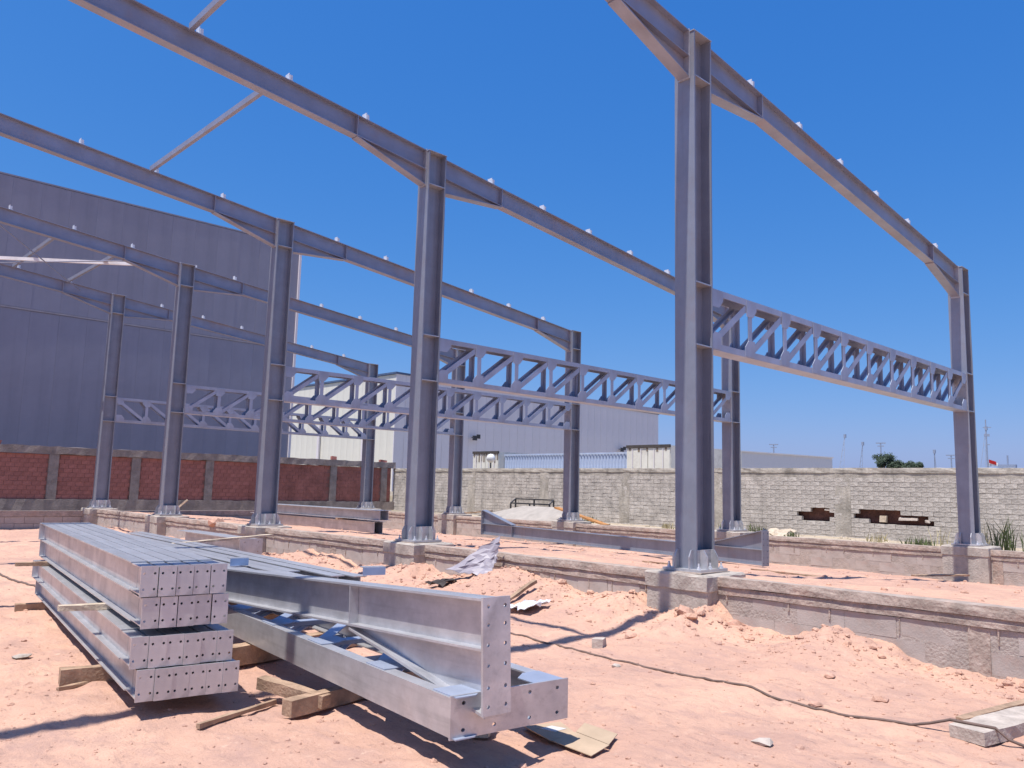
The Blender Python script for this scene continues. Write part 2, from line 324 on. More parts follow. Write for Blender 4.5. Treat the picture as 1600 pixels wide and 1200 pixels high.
def rough_bar(name, x0, x1, y0, y1, z0, z1, m, parent, jit=0.012, step=0.16):
    """long block along y with uneven arrises"""
    n = max(2, int((y1-y0)/step)); mb = MB(); vs = []
    prof = [(x0, z0), (x0, (z0+z1)/2), (x0+.01, z1), ((x0+x1)/2, z1+.004), (x1-.01, z1), (x1, z0)]
    for k in range(n+1):
        y = y0+(y1-y0)*k/n
        for (x, z) in prof: vs.append((x+random.uniform(-jit, jit), y, z+random.uniform(-jit, jit)))
    p = len(prof); fs = []
    for k in range(n):
        for j in range(p): fs.append((k*p+j, k*p+(j+1) % p, (k+1)*p+(j+1) % p, (k+1)*p+j))
    fs += [tuple(range(p-1, -1, -1)), tuple(range(n*p, n*p+p))]
    mb.add(vs, fs); return part(name, mb, m, parent)

# ------------------------------------------------------------------ foundation walls
def block_variants(L, Hh, T, n=5, jit=0.004):
    out = []
    for k in range(n):
        mb = MB(); mb.box(-T/2, T/2, 0.004, L-0.004, 0.004, Hh-0.004, jit=jit); me = mb.mesh('concrete_block'); out.append(me)
    return out
def foundation(x, ys, ztop, zbot, label, pilasters, pedy, T=0.2):
    t = thing('foundation_wall', label, 'foundation wall', (x, ys[0], 0))
    L = ys[1]-ys[0]; capz = ztop-0.10
    rough_bar('cap_beam', -0.078, 0.13, 0, L, capz, ztop, CAPM, t, 0.005, .3)
    rough_bar('cap_ledge', -0.064, 0.115, 0, L, capz-0.095, capz-0.006, CAPM, t, 0.004, .22)
    mb = MB(); mb.box(-0.0425, 0.10, 0, L, zbot-0.3, capz-0.10); part('mortar_core', mb, MORTAR, t)
    bl, bh = 0.52, 0.205; va = block_variants(bl, bh, 0.09)
    for r in range(4):
        z0 = capz-0.10-(r+1)*bh
        if z0 < zbot-0.25: break
        k = 0; y = -(r % 2)*bl/2
        while y < L-0.05:
            yy = ys[0]+y+bl/2
            if y >= 0 and not any(abs(yy-p) < .62 for p in pedy) and not any(abs(yy-p-.08) < .33 for p in pilasters):
                o = put('concrete_block', va[random.randrange(len(va))], BLOCK, t, (random.uniform(-.003, .003), y, z0))
            y += bl; k += 1
    for p in pilasters:
        rough_bar('pilaster', -0.060, 0.0, p-0.09-ys[0], p+0.09-ys[0], zbot-.2, capz-0.10, ROCKG if False else CAPM, t, 0.006, 0.06)
    # dried mortar drips below the ledge
    mb = MB()
    for k in range(int(L/0.55)):
        y = k*0.55+random.uniform(0, .4); h = random.uniform(.05, .16)
        mb.box(-0.056, -0.035, y, y+random.uniform(.01, .02), capz-0.10-h, capz-0.09, jit=.004)
    o = part('mortar_drip', mb, CAPM, t); o['kind'] = 'stuff'
    return t
foundation(8.45, (-4.0, 27.9), 0.64, 0.0, 'long low concrete foundation wall under the nearer column row, facing the open sand', [2.55, 8.05, 13.6], FY)
foundation(18.33, (2.0, 27.9), 0.61, -0.15, 'long low concrete foundation wall under the farther column row, in front of the pale perimeter wall', [5.15, 10.2, 15.8], FY)
def cross_wall():
    t = thing('foundation_wall', 'low concrete foundation wall crossing the site at the far end, in front of the red brick wall', 'foundation wall', (-8, 28.0, 0))
    mb = MB(); L = 26.2
    mb.box(0, L, -0.10, 0.10, 0.40, 0.57); part('cap_beam', mb, CAPM, t)
    mb = MB(); mb.box(0, L, -0.05, 0.08, -0.2, 0.396); part('mortar_core', mb, MORTAR, t)
    va = []
    for k in range(4):
        m2 = MB(); m2.box(0.005, 0.515, -0.08, -0.03, 0.004, 0.196, jit=.003); va.append(m2.mesh('concrete_block'))
    for r in range(2):
        for k in range(int(L/.52)-1):
            if 8.0+8.3 < k*.52: 
                pass
            put('concrete_block', va[(k*3+r) % 4], BLOCK, t, (k*.52+(r % 2)*.26, 0, 0.195-r*.2))
cross_wall()
def pedestal(x, y, z0, label, sx=.42, xoff=0.0):
    t = thing('concrete_pedestal', label, 'concrete pedestal', (x, y, 0), group='concrete pedestals under the steel columns')
    mb = MB(); nz = 7; vs = []; prof = []
    n = 6
    ring = [(-sx+2*sx*k/n, -.42) for k in range(n)] + [(sx, -.42+.84*k/n) for k in range(n)] + [(sx-2*sx*k/n, .42) for k in range(n)] + [(-sx, .42-.84*k/n) for k in range(n)]
    zs = [z0, z0+(ZB-z0)*.4, ZB-.185, ZB-.18, ZB-.02, ZB]
    off = [0, 0, 0, -.018, -.018, .004]
    for z, o in zip(zs, off):
        for (a, b) in ring:
            s = 1-(o/.42)*-1*-1 if False else (1 - o/.42)
            vs.append((a*s+random.uniform(-.008, .008), b*s+random.uniform(-.008, .008), z+(random.uniform(-.010, .006) if z > ZB-.19 else 0)))
    p = len(ring); fs = []
    for k in range(len(zs)-1):
        for j in range(p): fs.append((k*p+j, k*p+(j+1) % p, (k+1)*p+(j+1) % p, (k+1)*p+j))
    fs.append(tuple(range((len(zs)-1)*p, len(zs)*p)))
    mb.add(vs, fs); part('plinth_block', mb, CONC, t)
    g = MB(); g.box(-.31, .31, -.29, .29, ZB-.004, ZB+.012, jit=.006); part('grout_bed', g, CAPM, t)
    return t
ordn = ['nearest', 'second', 'third', 'fourth', 'farthest']
for i, y in enumerate(FY):
    pedestal(XA, y, -.15, f'concrete pedestal under the {ordn[i]} column of the taller near column row', .40)
    pedestal(XB+.04, y, -.5, f'concrete pedestal under the {ordn[i]} column of the shorter far column row', .40)

# ------------------------------------------------------------------ columns
CD, CW, TF, TW = 0.39, 0.30, 0.022, 0.013     # section depth (x), flange width (y)
def make_column(h, stiff, label, group):
    t = thing('steel_column', label, 'steel column', (0, 0, 0), group=group)
    for s in (-1, 1):
        mb = MB(); mb.box(s*CD/2-(TF if s > 0 else 0), s*CD/2+(0 if s > 0 else TF), -CW/2, CW/2, 0.03, h); part('flange', mb, STEEL, t)
    mb = MB(); mb.box(-CD/2+TF, CD/2-TF, -TW/2, TW/2, 0.03, h); part('web', mb, STEEL, t)
    mb = MB(); mb.box(-.29, .29, -.27, .27, 0, .03); part('base_plate', mb, GALV, t)
    mb = MB(); mb.box(-CD/2-.01, CD/2+.01, -CW/2-.005, CW/2+.005, h, h+.012); part('cap_plate', mb, GALV, t)
    for z in stiff:
        for s in (-1, 1):
            mb = MB(); mb.box(-CD/2+TF, CD/2-TF, min(s*TW/2, s*(CW/2-.004)), max(s*TW/2, s*(CW/2-.004)), z-.008, z+.008); part('web_stiffener', mb, GALV, t)
    for s in (-1, 1):
        mb = MB(); y0 = s*(CW/2-.016); mb.box(-CD/2+TF, CD/2-TF, min(y0, y0+s*.014), max(y0, y0+s*.014), .03, .25); part('base_side_plate', mb, GALV, t)
        for px in (-.11, .11):       # fins standing on the plate, clipped corner
            f = MB(); y1 = s*(CW/2); M = Matrix.Translation((px, 0, 0)) @ Matrix.Rotation(math.pi/2*s, 4, 'Z')
            f.prism([(CW/2, .03), (CW/2+.10, .03), (CW/2+.10, .17), (CW/2+.05, .25), (CW/2, .25)], -.007, .007, M); part('base_fin', f, GALV, t)
        for py in (-.10, .10):
            f = MB(); M = Matrix.Translation((0, py, 0)) @ Matrix.Rotation(0 if s > 0 else math.pi, 4, 'Z')
            f.prism([(CD/2, .03), (CD/2+.085, .03), (CD/2+.085, .17), (CD/2+.04, .25), (CD/2, .25)], -.007, .007, M); part('base_fin', f, GALV, t)
    for bx_ in (-.24, 0, .24):
        for by in (-.21, .21):
            f = MB(); f.cyl((bx_, by, .03), (bx_, by, .055), .024, 6); f.cyl((bx_, by, .055), (bx_, by, .10), .012, 6); part('anchor_bolt', f, BRIGHT, t)
    return t
ga = 'tall steel columns of the near row'; gb = 'shorter steel columns of the far row'
colA = make_column(ZA_TOP-ZB, [4.19-ZB, 3.40-ZB, 6.90-ZB], 'x', ga)
colB = make_column(ZB_TOP-ZB, [4.19-ZB, 3.40-ZB, 5.90-ZB], 'x', gb)
la = ['largest steel column, nearest to the camera in the middle right of the photo', 'steel column left of the largest one, second of the tall near row', 'third steel column of the tall near row, right of the dark warehouse edge', 'fourth steel column of the tall near row, standing in front of the dark warehouse', 'leftmost and farthest steel column of the tall near row']
lb = ['steel column at the far right, nearest of the shorter far row', 'second column of the shorter far row, seen just right of the largest column', 'third column of the shorter far row, near the plywood mound', 'fourth column of the shorter far row, just right of the second tall column', 'farthest column of the shorter far row, before the corner of the red brick wall']
for i, y in enumerate(FY):
    for src, x, lab in ((colA, XA, la[i]), (colB, XB, lb[i])):
        if i == 0: src.location = (x, y, ZB+.012); src['label'] = lab; src.rotation_euler.z = random.uniform(-.004, .004)
        else: dup_thing(src, lab, (x, y, ZB+.012))

# ------------------------------------------------------------------ rafters
RD, RW, SL = 0.36, 0.17, -0.107
def ztop(x): return 7.51 + SL*(x-XA)
def make_rafter(x0, x1, haunch0, haunch1, label, group, cleats):
    """rafter in the x,z plane from x0 to x1; haunch0/1: deep haunch at that end"""
    t = thing('roof_rafter', label, 'roof rafter', (0, 0, 0), group=group)
    zt = lambda x: ztop(x)
    def strip(name, pts, w, m=RAFT):
        mb = MB(); mb.prism(pts, -w/2, w/2); return part(name, mb, m, t)
    strip('top_flange', [(x0, zt(x0)-.014), (x1, zt(x1)-.014), (x1, zt(x1)), (x0, zt(x0))], RW)
    strip('web', [(x0, zt(x0)-RD+.014), (x1, zt(x1)-RD+.014), (x1, zt(x1)-.014), (x0, zt(x0)-.014)], .009)
    strip('bottom_flange', [(x0, zt(x0)-RD), (x1, zt(x1)-RD), (x1, zt(x1)-RD+.014), (x0, zt(x0)-RD+.014)], RW)
    for on, xa, xb, zd in ((haunch0, x0, x0+1.45, .27), (haunch1, x1, x1-1.45, .27)):
        if not on: continue
        za, zb_ = zt(xa)-RD, zt(xb)-RD
        a, b = (xa, xb)
        pts = [(a, za-zd), (b, zb_-.012), (b, zb_), (a, za)]
        strip('haunch_web', pts, .009)
        strip('haunch_flange', [(a, za-zd-.014), (b, zb_-.016), (b, zb_-.001), (a, za-zd)], RW+.002)
        s = 1 if xb > xa else -1
        mb = MB(); mb.box(min(a, a+s*.018), max(a, a+s*.018), -RW/2-.004, RW/2+.004, za-zd-.03, zt(a)+.02); 
        o = part('end_plate', mb, GALV, t)
        for sy in (-1, 1):
            mb = MB(); mb.box(b-.006, b+.006, min(sy*.006, sy*RW/2), max(sy*.006, sy*RW/2), zt(b)-RD+.014, zt(b)-.014); part('web_stiffener', mb, RAFT, t)
    cm = None
    for cx in cleats:
        if not (x0+.1 < cx < x1-.1): continue
        if cm is None:
            mb = MB(); mb.box(-.07, .07, -.07, .07, 0, .008); mb.box(-.006, .006, -.06, .06, .008, .12); mb.box(.006, .05, -.072, -.06, .008, .09); cm = mb.mesh('purlin_cleat')
        put('purlin_cleat', cm, BRIGHT, t, (cx, 0, zt(cx)))
    return t
CL = [8.53+1.432*k for k in range(-7, 8)]
CL = [c for c in CL if abs(c-XA) > .3]
gl = 'roof rafters rising to the left of the near columns'; gr = 'roof rafters between the near and far columns'
rl = make_rafter(-1.6, XA-CD/2-.001, False, True, '', gl, CL); rr = make_rafter(XA+CD/2+.001, XB-CD/2-.001, True, True, '', gr, CL)
ll = ['short piece of rafter at the top centre, rising left from the largest column', 'long rafter rising to the upper left from the second tall column', 'rafter rising left from the third tall column, above the dark warehouse roof line', 'rafter rising left from the fourth tall column, across the dark warehouse', 'farthest left rafter, lowest of the four crossing the dark warehouse']
lr = ['nearest right-hand rafter, sloping down to the far right column against blue sky', 'second right-hand rafter, passing behind the largest column', 'third right-hand rafter, from the third tall column to the third short column', 'fourth right-hand rafter, from the fourth tall column behind the second one', 'farthest right-hand rafter, ending on the shorter column near the cream warehouse']
for i, y in enumerate(FY):
    for src, lab in ((rl, ll[i]), (rr, lr[i])):
        if i == 0: src.location = (0, y, 0); src['label'] = lab
        else: dup_thing(src, lab, (0, y, 0))
# purlins and bracing
def member(name, p, q, w, h, label, cat, m=BRIGHT, group=None, up=(0, 0, 1)):
    mb = MB(); mid = (Vector(p)+Vector(q))/2; mb.bar(Vector(p)-mid, Vector(q)-mid, w, h, up)
    o = part(name, mb, m, None, tuple(mid)); return tag(o, label, cat, group)
def purlin(x, i, j, label):
    member('roof_purlin', (x, FY[i]+.09, ztop(x)+.02), (x, FY[j]-.09, ztop(x)+.02), .07, .10, label, 'purlin', RAFT, 'purlins between the rafters')
purlin(4.10, 0, 1, 'purlin entering at the top edge and landing on the second rafter')
purlin(5.56, 1, 2, 'single purlin crossing blue sky between the second and third left rafters')
purlin(5.53, 3, 4, 'purlin between the two farthest left rafters, nearer the left edge')
purlin(7.04, 3, 4, 'purlin between the two farthest left rafters, nearer their columns')
def rod(p, q, label): 
    mb = MB(); mid = (Vector(p)+Vector(q))/2; mb.cyl(Vector(p)-mid, Vector(q)-mid, .016, 6); tag(part('bracing_rod', mb, RAFT, None, tuple(mid)), label, 'bracing rod', 'thin cross bracing in the farthest roof bay')
rod((4.08, 22.3, 7.60), (7.4, 27.6, 7.45), 'thin bracing rod descending right across the dark warehouse')
rod((7.4, 22.3, 7.42), (4.08, 27.6, 7.62), 'thin bracing rod crossing the other one before the dark warehouse')
member('eave_tie', (2.8, 27.7, 7.66), (9.0, 22.55, 7.62), .06, .09, 'bright white steel tie running level across the dark warehouse at the left edge', 'steel tie', WHITE)

# ------------------------------------------------------------------ lattice girders
TL, TD, TWd, NP = 9.545, 0.79, 0.25, 10
def make_truss(flip, label, group):
    """origin at left end bottom; length +x, depth +z, width y centred"""
    t = thing('lattice_girder', label, 'lattice girder', group=group)
    def chord(z0, s):
        mb = MB(); 
        mb.box(.014, TL-.014, -TWd/2, TWd/2, z0, z0+s*.010) if s > 0 else mb.box(.014, TL-.014, -TWd/2, TWd/2, z0-.010, z0)
        for sy in (-1, 1):
            a, b = sorted((sy*TWd/2, sy*(TWd/2-.012))); c, d = sorted((z0+s*.010, z0+s*.085)); mb.box(.014, TL-.014, a, b, c, d)
        return part('chord', mb, TRUSS, t)
    chord(0, 1); chord(TD, -1)
    for x in (0, TL-.014):
        mb = MB(); mb.holed(TWd+.026, TD+.01, .014, [(sy*.085, z) for sy in (-1, 1) for z in (-.32, -.12, .12, .32)], .013, Matrix.Translation((x+.014, 0, TD/2))); part('end_plate', mb, GALV, t)
    P = TL/NP
    gm = []
    for sg, clip in ((1, 1), (1, -1)):
        for s in (-1, 1):
            mb = MB(); yy = s*(TWd/2+.005)
            pts = [(-.10, 0), (.15, 0), (.15, .12), (.06, .22), (-.10, .22)]
            if clip < 0: pts = [(-x, z) for x, z in pts][::-1]
            mb.prism(pts, yy-.004, yy+.004); gm.append((s, clip, mb.mesh('gusset_plate')))
    vm = []; 
    for s in (-1, 1):
        mb = MB(); y0, y1 = sorted((s*(TWd/2-.002), s*(TWd/2-.010))); mb.box(-.045, .045, y0, y1, .10, TD-.10)
        y0, y1 = sorted((s*(TWd/2-.010), s*(TWd/2-.062))); mb.box(.037, .045, y0, y1, .10, TD-.10); vm.append((s, mb.mesh('vertical_angle')))
    dm = []
    for s in (-1, 1):
        mb = MB(); y = s*(TWd/2-.010)
        z0, z1 = (.10, TD-.10) if not flip else (TD-.10, .10)
        mb.bar((.06, y, z0), (P-.07, y, z1), .009, .088); mb.bar((.06, y-s*.03, z0-.02), (P-.07, y-s*.03, z1-.02), .05, .008); dm.append(mb.mesh('diagonal_angle'))
    for k in range(NP+1):
        x = k*P + (.12 if k == 0 else (-.16 if k == NP else 0))
        for (s, clip, me) in gm:
            for top in (0, 1):
                # bottom gussets reach forward to the next diagonal, top ones back to the previous
                want = 1 if (top == (1 if not flip else 0)) else -1
                if clip != want: continue
                if top == 0 and k == NP and not flip: pass
                o = put('gusset_plate', me, TRUSS, t, (x, 0, .012 if not top else TD-.012))
                if top: o.scale = (1, 1, -1)
        if 0 < k < NP:
            for s, me in vm: put('vertical_angle', me, TRUSS, t, (x, 0, 0))
        if k < NP:
            for me in dm: put('diagonal_angle', me, TRUSS, t, (k*P, 0, 0))
    return t
tg = 'lattice girders bolted between the two column rows'
tr = make_truss(False, '', tg); tr5 = make_truss(True, '', tg)
lt = ['nearest lattice girder, bolted between the largest column and the far right one', 'second lattice girder, passing behind the largest column', 'third lattice girder, below the second one, seen right of the second tall column', 'fourth lattice girder, in front of the cream warehouse', 'farthest lattice girder, with diagonals leaning the other way']
for i, y in enumerate(FY):
    loc = (XA+CD/2, y, 3.40)
    if i == 4: tr5.location = loc; tr5['label'] = lt[4]
    elif i == 0: tr.location = loc; tr['label'] = lt[0]
    else: dup_thing(tr, lt[i], loc)

# ------------------------------------------------------------------ girder lying on the ground
a = math.atan2(3.11, .36)
gd = dup_thing(tr, 'lattice girder lying flat on timbers in the foreground, end plate towards the camera', (0, 0, 0))
gd['group'] = 'steel lying on the sand'
# local x -> heading, local z (depth) -> right, local y (width) -> up
hx = Vector((.115, .9934, .0)).normalized(); rz = Vector((hx.y, -hx.x, 0)); uy = rz.cross(hx)
def frame_matrix(o, ax, ay, az): 
    return Matrix(((ax.x, ay.x, az.x, o[0]), (ax.y, ay.y, az.y, o[1]), (ax.z, ay.z, az.z, o[2]), (0, 0, 0, 1)))
az_ = rz; ay_ = az_.cross(hx)
gd.matrix_world = frame_matrix((3.03, 3.60, .22+.107), hx, ay_*0.855, az_*1.075)
for ch in [x for x in C.objects if x.parent == gd]:
    if ch.name.startswith('end_plate') or ch.name.startswith('chord') : 
        ch.data = ch.data.copy(); ch.data.materials[0] = GALV
# ------------------------------------------------------------------ haunched rafter helper for loose steel
def loose_rafter(name, L, label, cat, both, up_haunch=False, hl=1.55, group='steel lying on the sand'):
    """local x along the beam, z up; near end at x=0 with end plate"""
    t = thing(name, label, cat, group=group)
    def st(nm, pts, w, m=GALV): mb = MB(); mb.prism(pts, -w/2, w/2); return part(nm, mb, m, t)
    s = 1 if up_haunch else -1
    top, bot = (0, -RD*.8) if False else (0, -.29)
    D = .29
    if up_haunch: top, bot = 0, .29
    base = 0; far = s*.29
    st('outer_flange', sorted_quad(0, L, base, base+s*.014), .15)
    st('web', sorted_quad(0, L, base+s*.014, far-s*.014), .009)
    st('inner_flange', sorted_quad(0, L, far-s*.014, far), .15)
    ends = [(0, hl)] + ([(L, L-hl)] if both else [])
    for a_, b_ in ends:
        st('haunch_web', orient([(a_, far+s*.001), (b_, far+s*.001), (b_, far+s*.012), (a_, far+s*.34)]), .009)
        st('haunch_flange', orient([(a_, far+s*.34), (b_, far+s*.012), (b_, far+s*.028), (a_, far+s*.356)]), .152)
        d = 1 if b_ > a_ else -1
        hh = .64; mb = MB()
        mb.holed(.20, hh, .018, [(sy*.062, z) for sy in (-1, 1) for z in (-.27, -.17, -.05, .06, .17, .27)], .012,
                 Matrix.Translation((a_, 0, s*(hh/2-.01))) @ Matrix.Rotation(0 if d < 0 else math.pi, 4, 'Z') @ Matrix.Translation((.018, 0, 0)))
        part('end_plate', mb, GALV, t)
        for sy in (-1, 1):
            mb = MB(); y0, y1 = sorted((sy*.006, sy*.074)); z0, z1 = sorted((base+s*.014, far-s*.014)); mb.box(b_-.006, b_+.006, y0, y1, z0, z1); part('web_stiffener', mb, GALV, t)
    return t
def sorted_quad(x0, x1, z0, z1):
    z0, z1 = sorted((z0, z1)); return [(x0, z0), (x1, z0), (x1, z1), (x0, z1)]
def orient(p):
    ar = sum(p[i][0]*p[(i+1) % len(p)][1]-p[(i+1) % len(p)][0]*p[i][1] for i in range(len(p)))
    return p if ar > 0 else p[::-1]
def place(o, origin, heading, pitch=0.0, rollz=0.0):
    h = Vector((heading[0], heading[1], pitch)).normalized(); r = Vector((h.y, -h.x, 0)).normalized(); u = r.cross(h)
    o.matrix_world = frame_matrix(origin, h, -r, u) if True else None
hr = loose_rafter('haunched_rafter', 9.2, 'haunched rafter resting on the flat lattice girder, tall bolted end plate in front', 'rafter beam', False)
place(hr, (3.243, 3.50, .972), (.066, 1.0), -.046)
# rafter lying between the two column rows
r2 = loose_rafter('haunched_rafter', 8.85, 'rafter beam with upturned haunches lying on the sand between the two column rows', 'rafter beam', True, True, 1.3)
place(r2, (13.92, 7.75, .30), (.108, 1.0), .006)
for ch in [x for x in C.objects if x.parent == r2]:
    ch.data.materials.clear(); ch.data.materials.append(STEEL)

# ------------------------------------------------------------------ stack of beams in the foreground
def make_beam(label):
    t = thing('stacked_beam', label, 'steel beam', group='beams in the foreground stack')
    L, Hh, Wd = 5.95, .200, .108
    def ib(nm, x0, x1, h, w, zo):
        for nm2, z0, z1, ww in (('bottom_flange', zo, zo+.009, w), ('top_flange', zo+h-.009, zo+h, w), ('web', zo+.009, zo+h-.009, .007)):
            mb = MB(); mb.box(x0, x1, -ww/2, ww/2, z0, z1); part(nm2, mb, GALV, t)
    ib('main', .36, L-.02, Hh, Wd-.002, 0)
    ib('stub', .012, .352, Hh-.016, Wd-.012, .008)
    M = Matrix.Translation((0, 0, Hh/2)) @ Matrix.Rotation(math.pi, 4, 'Z') 
    mb = MB(); mb.holed(.1095, .203, .012, [(sy*.034, z) for sy in (-1, 1) for z in (-.052, .052)], .0085, M @ Matrix.Translation((0, 0, 0))); part('end_plate', mb, GALV, t)
    mb = MB(); mb.box(L-.02, L-.008, -.056, .056, 0, .203); part('end_plate', mb, GALV, t)
    return t
sb = make_beam('')
sb_parts = [x for x in C.objects if x.parent == sb]
lay = ['bottom', 'second', 'third', 'top']
posn = {6: ['leftmost', 'second from the left', 'third from the left', 'third from the right', 'second from the right', 'rightmost'], 5: ['leftmost', 'second from the left', 'middle', 'second from the right', 'rightmost']}
hs_ = Vector((.14, .99, 0)).normalized()
first = True
for li, (x0, z0, n, yoff) in enumerate(((2.065, .155, 6, 0.0), (2.02, .363, 6, .03), (2.075, .611, 5, .06), (2.05, .821, 5, .05))):
    for k in range(n):
        lab = f'{posn[n][k]} steel beam in the {lay[li]} layer of the bolted-end beam stack'
        y = 5.65+yoff+random.uniform(-.012, .012)
        loc = Vector((x0, 5.65, z0)) + Vector((.99, -.14, 0))*(.057+k*(.1105 if n == 6 else .1145)) + hs_*(y-5.65)
        rot = (0, 0, math.atan2(hs_.y, hs_.x)+random.uniform(-.0012, .0012))
        if first: sb.location = loc; sb.rotation_euler = rot; sb['label'] = lab; first = False
        else:
            o = sb.copy(); C.objects.link(o); o.location = loc; o.rotation_euler = rot; o['label'] = lab
            for p_ in sb_parts:
                c = p_.copy(); C.objects.link(c); c.parent = o

# timbers
def timber(p, q, w, h, label, m=WOOD, jit=.006, cat='timber', group='timber packing under the steel'):
    p, q = Vector(p), Vector(q); L = (q-p).length; n = max(3, int(L/.12)); mb = MB(); vs = []
    for k in range(n+1):
        for (a_, b_) in ((-w/2, 0), (w/2, 0), (w/2, h), (-w/2, h)):
            vs.append((L*k/n-L/2, a_+random.uniform(-jit, jit), b_+random.uniform(-jit, jit)*.7))
    fs = [(0, 3, 2, 1), tuple(4*n+i for i in range(4))]
    for k in range(n):
        for j in range(4): fs.append((4*k+j, 4*k+(j+1) % 4, 4*k+4+(j+1) % 4, 4*k+4+j))
    mb.add(vs, fs); mid = (p+q)/2; d = (q-p).normalized()
    o = part('timber', mb, m, None, tuple(mid)); o.rotation_euler = (0, -math.asin(d.z), math.atan2(d.y, d.x)); return tag(o, label, cat, group)
timber((1.98, 6.98, .035), (2.95, 6.82, .035), .10, .118, 'dark timber sleeper under the near half of the beam stack', WOOD)
timber((2.55, 10.9, .05), (3.45, 10.75, .05), .10, .085, 'timber sleeper under the far end of the beam stack', WOOD)
timber((1.96, 7.10, .568), (2.95, 6.93, .568), .10, .042, 'pale timber between the upper and lower beam layers, poking out at the left', WOODL)
timber((2.50, 10.85, .568), (3.5, 10.7, .568), .10, .042, 'dark timber poking out at the far left of the beam stack', WOOD)
timber((1.93, 6.83, .028), (2.25, 6.93, .028), .03, .025, 'thin stick lying beside the beam stack on its left', WOOD)
timber((2.98, 5.72, .10), (3.18, 5.14, .05), .085, .085, 'short timber lying askew beside the flat lattice girder', WOOD)
timber((2.90, 5.17, .03), (4.25, 5.42, .03), .10, .11, 'timber sleeper under the near part of the flat lattice girder', WOOD)
timber((2.33, 5.27, .03), (3.0, 5.52, .03), .035, .03, 'thin stick on the sand in front of the beam stack', WOOD)
timber((3.0, 6.75, .05), (4.6, 6.95, .05), .12, .16, 'timber sleeper under the flat lattice girder behind the beam stack', WOOD)
timber((3.05, 8.1, .05), (5.2, 8.3, .05), .12, .16, 'timber sleeper under the far part of the flat lattice girder', WOOD)
timber((3.6, 4.0, .03), (3.72, 4.10, .03), .12, .18, 'small rough block under the front end of the flat lattice girder', WOODL)
timber((6.02, 1.93, .03), (8.2, 1.50, .03), .24, .085, 'thick weathered plank at the bottom right corner', ROCKG, .010, 'plank', 'planks at the right edge')
timber((6.50, 2.12, .03), (8.4, 1.76, .05), .07, .03, 'thin narrow plank behind the thick one at the right edge', WOOD, .004, 'plank', 'planks at the right edge')
timber((4.1, 12.2, .60), (6.6, 12.6, .72), .10, .03, 'pale yellowish plank lying across the long beams behind the stack', WOODL, .004, 'plank')

# pile of long beams behind the flat girder
def simple_i(label, L, h, w, p, heading, m=GALV, pitch=0, name='long_beam', group='long beams piled behind the foreground girder', plate=None):
    t = thing(name, label, 'steel beam', group=group)
    for nm, z0, z1, ww in (('bottom_flange', 0, .011, w), ('top_flange', h-.011, h, w), ('web', .011, h-.011, .009)):
        mb = MB(); mb.box(0.012, L, -ww/2, ww/2, z0, z1); part(nm, mb, m, t)
    if plate:
        mb = MB(); pw, ph = plate; mb.holed(pw, ph, .014, [(sy*pw*.3, z*ph*.3) for sy in (-1, 1) for z in (-1, 1)], .012, Matrix.Translation((0, 0, h/2)) @ Matrix.Rotation(math.pi, 4, 'Z')); part('end_plate', mb, m, t)
    place(t, p, heading, pitch); return t
hd = (.075, 1.0)
pl = [(4.08, 8.25, .475), (4.25, 7.55, .475), (4.42, 7.9, .475), (4.59, 7.3, .475), (4.76, 7.15, .475)]
pn = ['nearest to the front rafter', 'second from the front rafter', 'in the middle', 'second from the foundation wall', 'nearest to the foundation wall']
for k, (x, y, z) in enumerate(pl):
    simple_i(f'long steel beam in the pile behind the foreground girder, {pn[k]}', 7.2+.25*k-(y-7), .20, .15, (x, y, z), hd)
timber((3.7, 8.6, .22), (5.2, 8.75, .22), .12, .24, 'timber block carrying the near end of the long beam pile', WOOD)
timber((4.0, 13.2, .05), (5.8, 13.4, .05), .12, .42, 'timber block carrying the far end of the long beam pile', WOOD)
def cleat(label, p, hdg, w=.20, m=SKYREFL):
    t = thing('angle_bracket', label, 'steel bracket', group='sky-reflection blue steel angle brackets on the long beam pile')
    mb = MB(); mb.box(0, .008, -w/2, w/2, .01, .085); part('face_plate', mb, m, t)
    mb = MB(); mb.holed(w, .10, .008, [(-w*.3, .01), (0, .01), (w*.3, .01)], .010, Matrix.Translation((.058, 0, .093)) @ Matrix.Rotation(-math.pi/2, 4, 'Y')); part('seat_plate', mb, GALV, t)
    place(t, p, hdg)
cleat('sky-reflection blue angle bracket with three holes at the near end of the long beam pile', (4.83, 7.02, .682), (.25, 1), .24)
cleat('small sky-reflection blue angle bracket on top of the long beams behind the stack', (4.12, 8.55, .682), (.1, 1), .2)
# spare column lying near the wall
simple_i('short spare steel column with square end plate lying beside the foundation wall', 3.0, .26, .36, (6.75, 13.6, .34), (.02, 1), GALV, 0, 'spare_column', 'steel lying on the sand', (.42, .28))
timber((6.3, 14.4, .06), (7.3, 14.4, .06), .12, .27, 'timber block under the spare steel column', WOOD)
# stacked beams on the fill between frames three and four
for k, (dx, z) in enumerate(((0, .40), (.24, .40), (-.02, .742), (.22, .742))):
    simple_i(['lower left', 'lower right', 'upper left', 'upper right'][k]+' beam of the pile lying between the column rows near the third column', 6.2-.2*(k//2), (.30, .24)[k//2], .20, (11.58+dx, 16.9-.25*(k//2), z), (-.02, 1), GALV, 0, 'long_beam', 'beams piled between the column rows')
timber((11.2, 18.0, .30), (12.3, 18.0, .30), .10, .12, 'timber under the near end of the pile between the column rows', WOOD)
timber((11.0, 21.8, .30), (12.1, 21.8, .30), .10, .12, 'timber under the far end of the pile between the column rows', WOOD)
timber((11.3, 18.2, .704), (12.2, 18.2, .704), .10, .036, 'thin spacer timber between the layers of the pile between the column rows', WOOD)

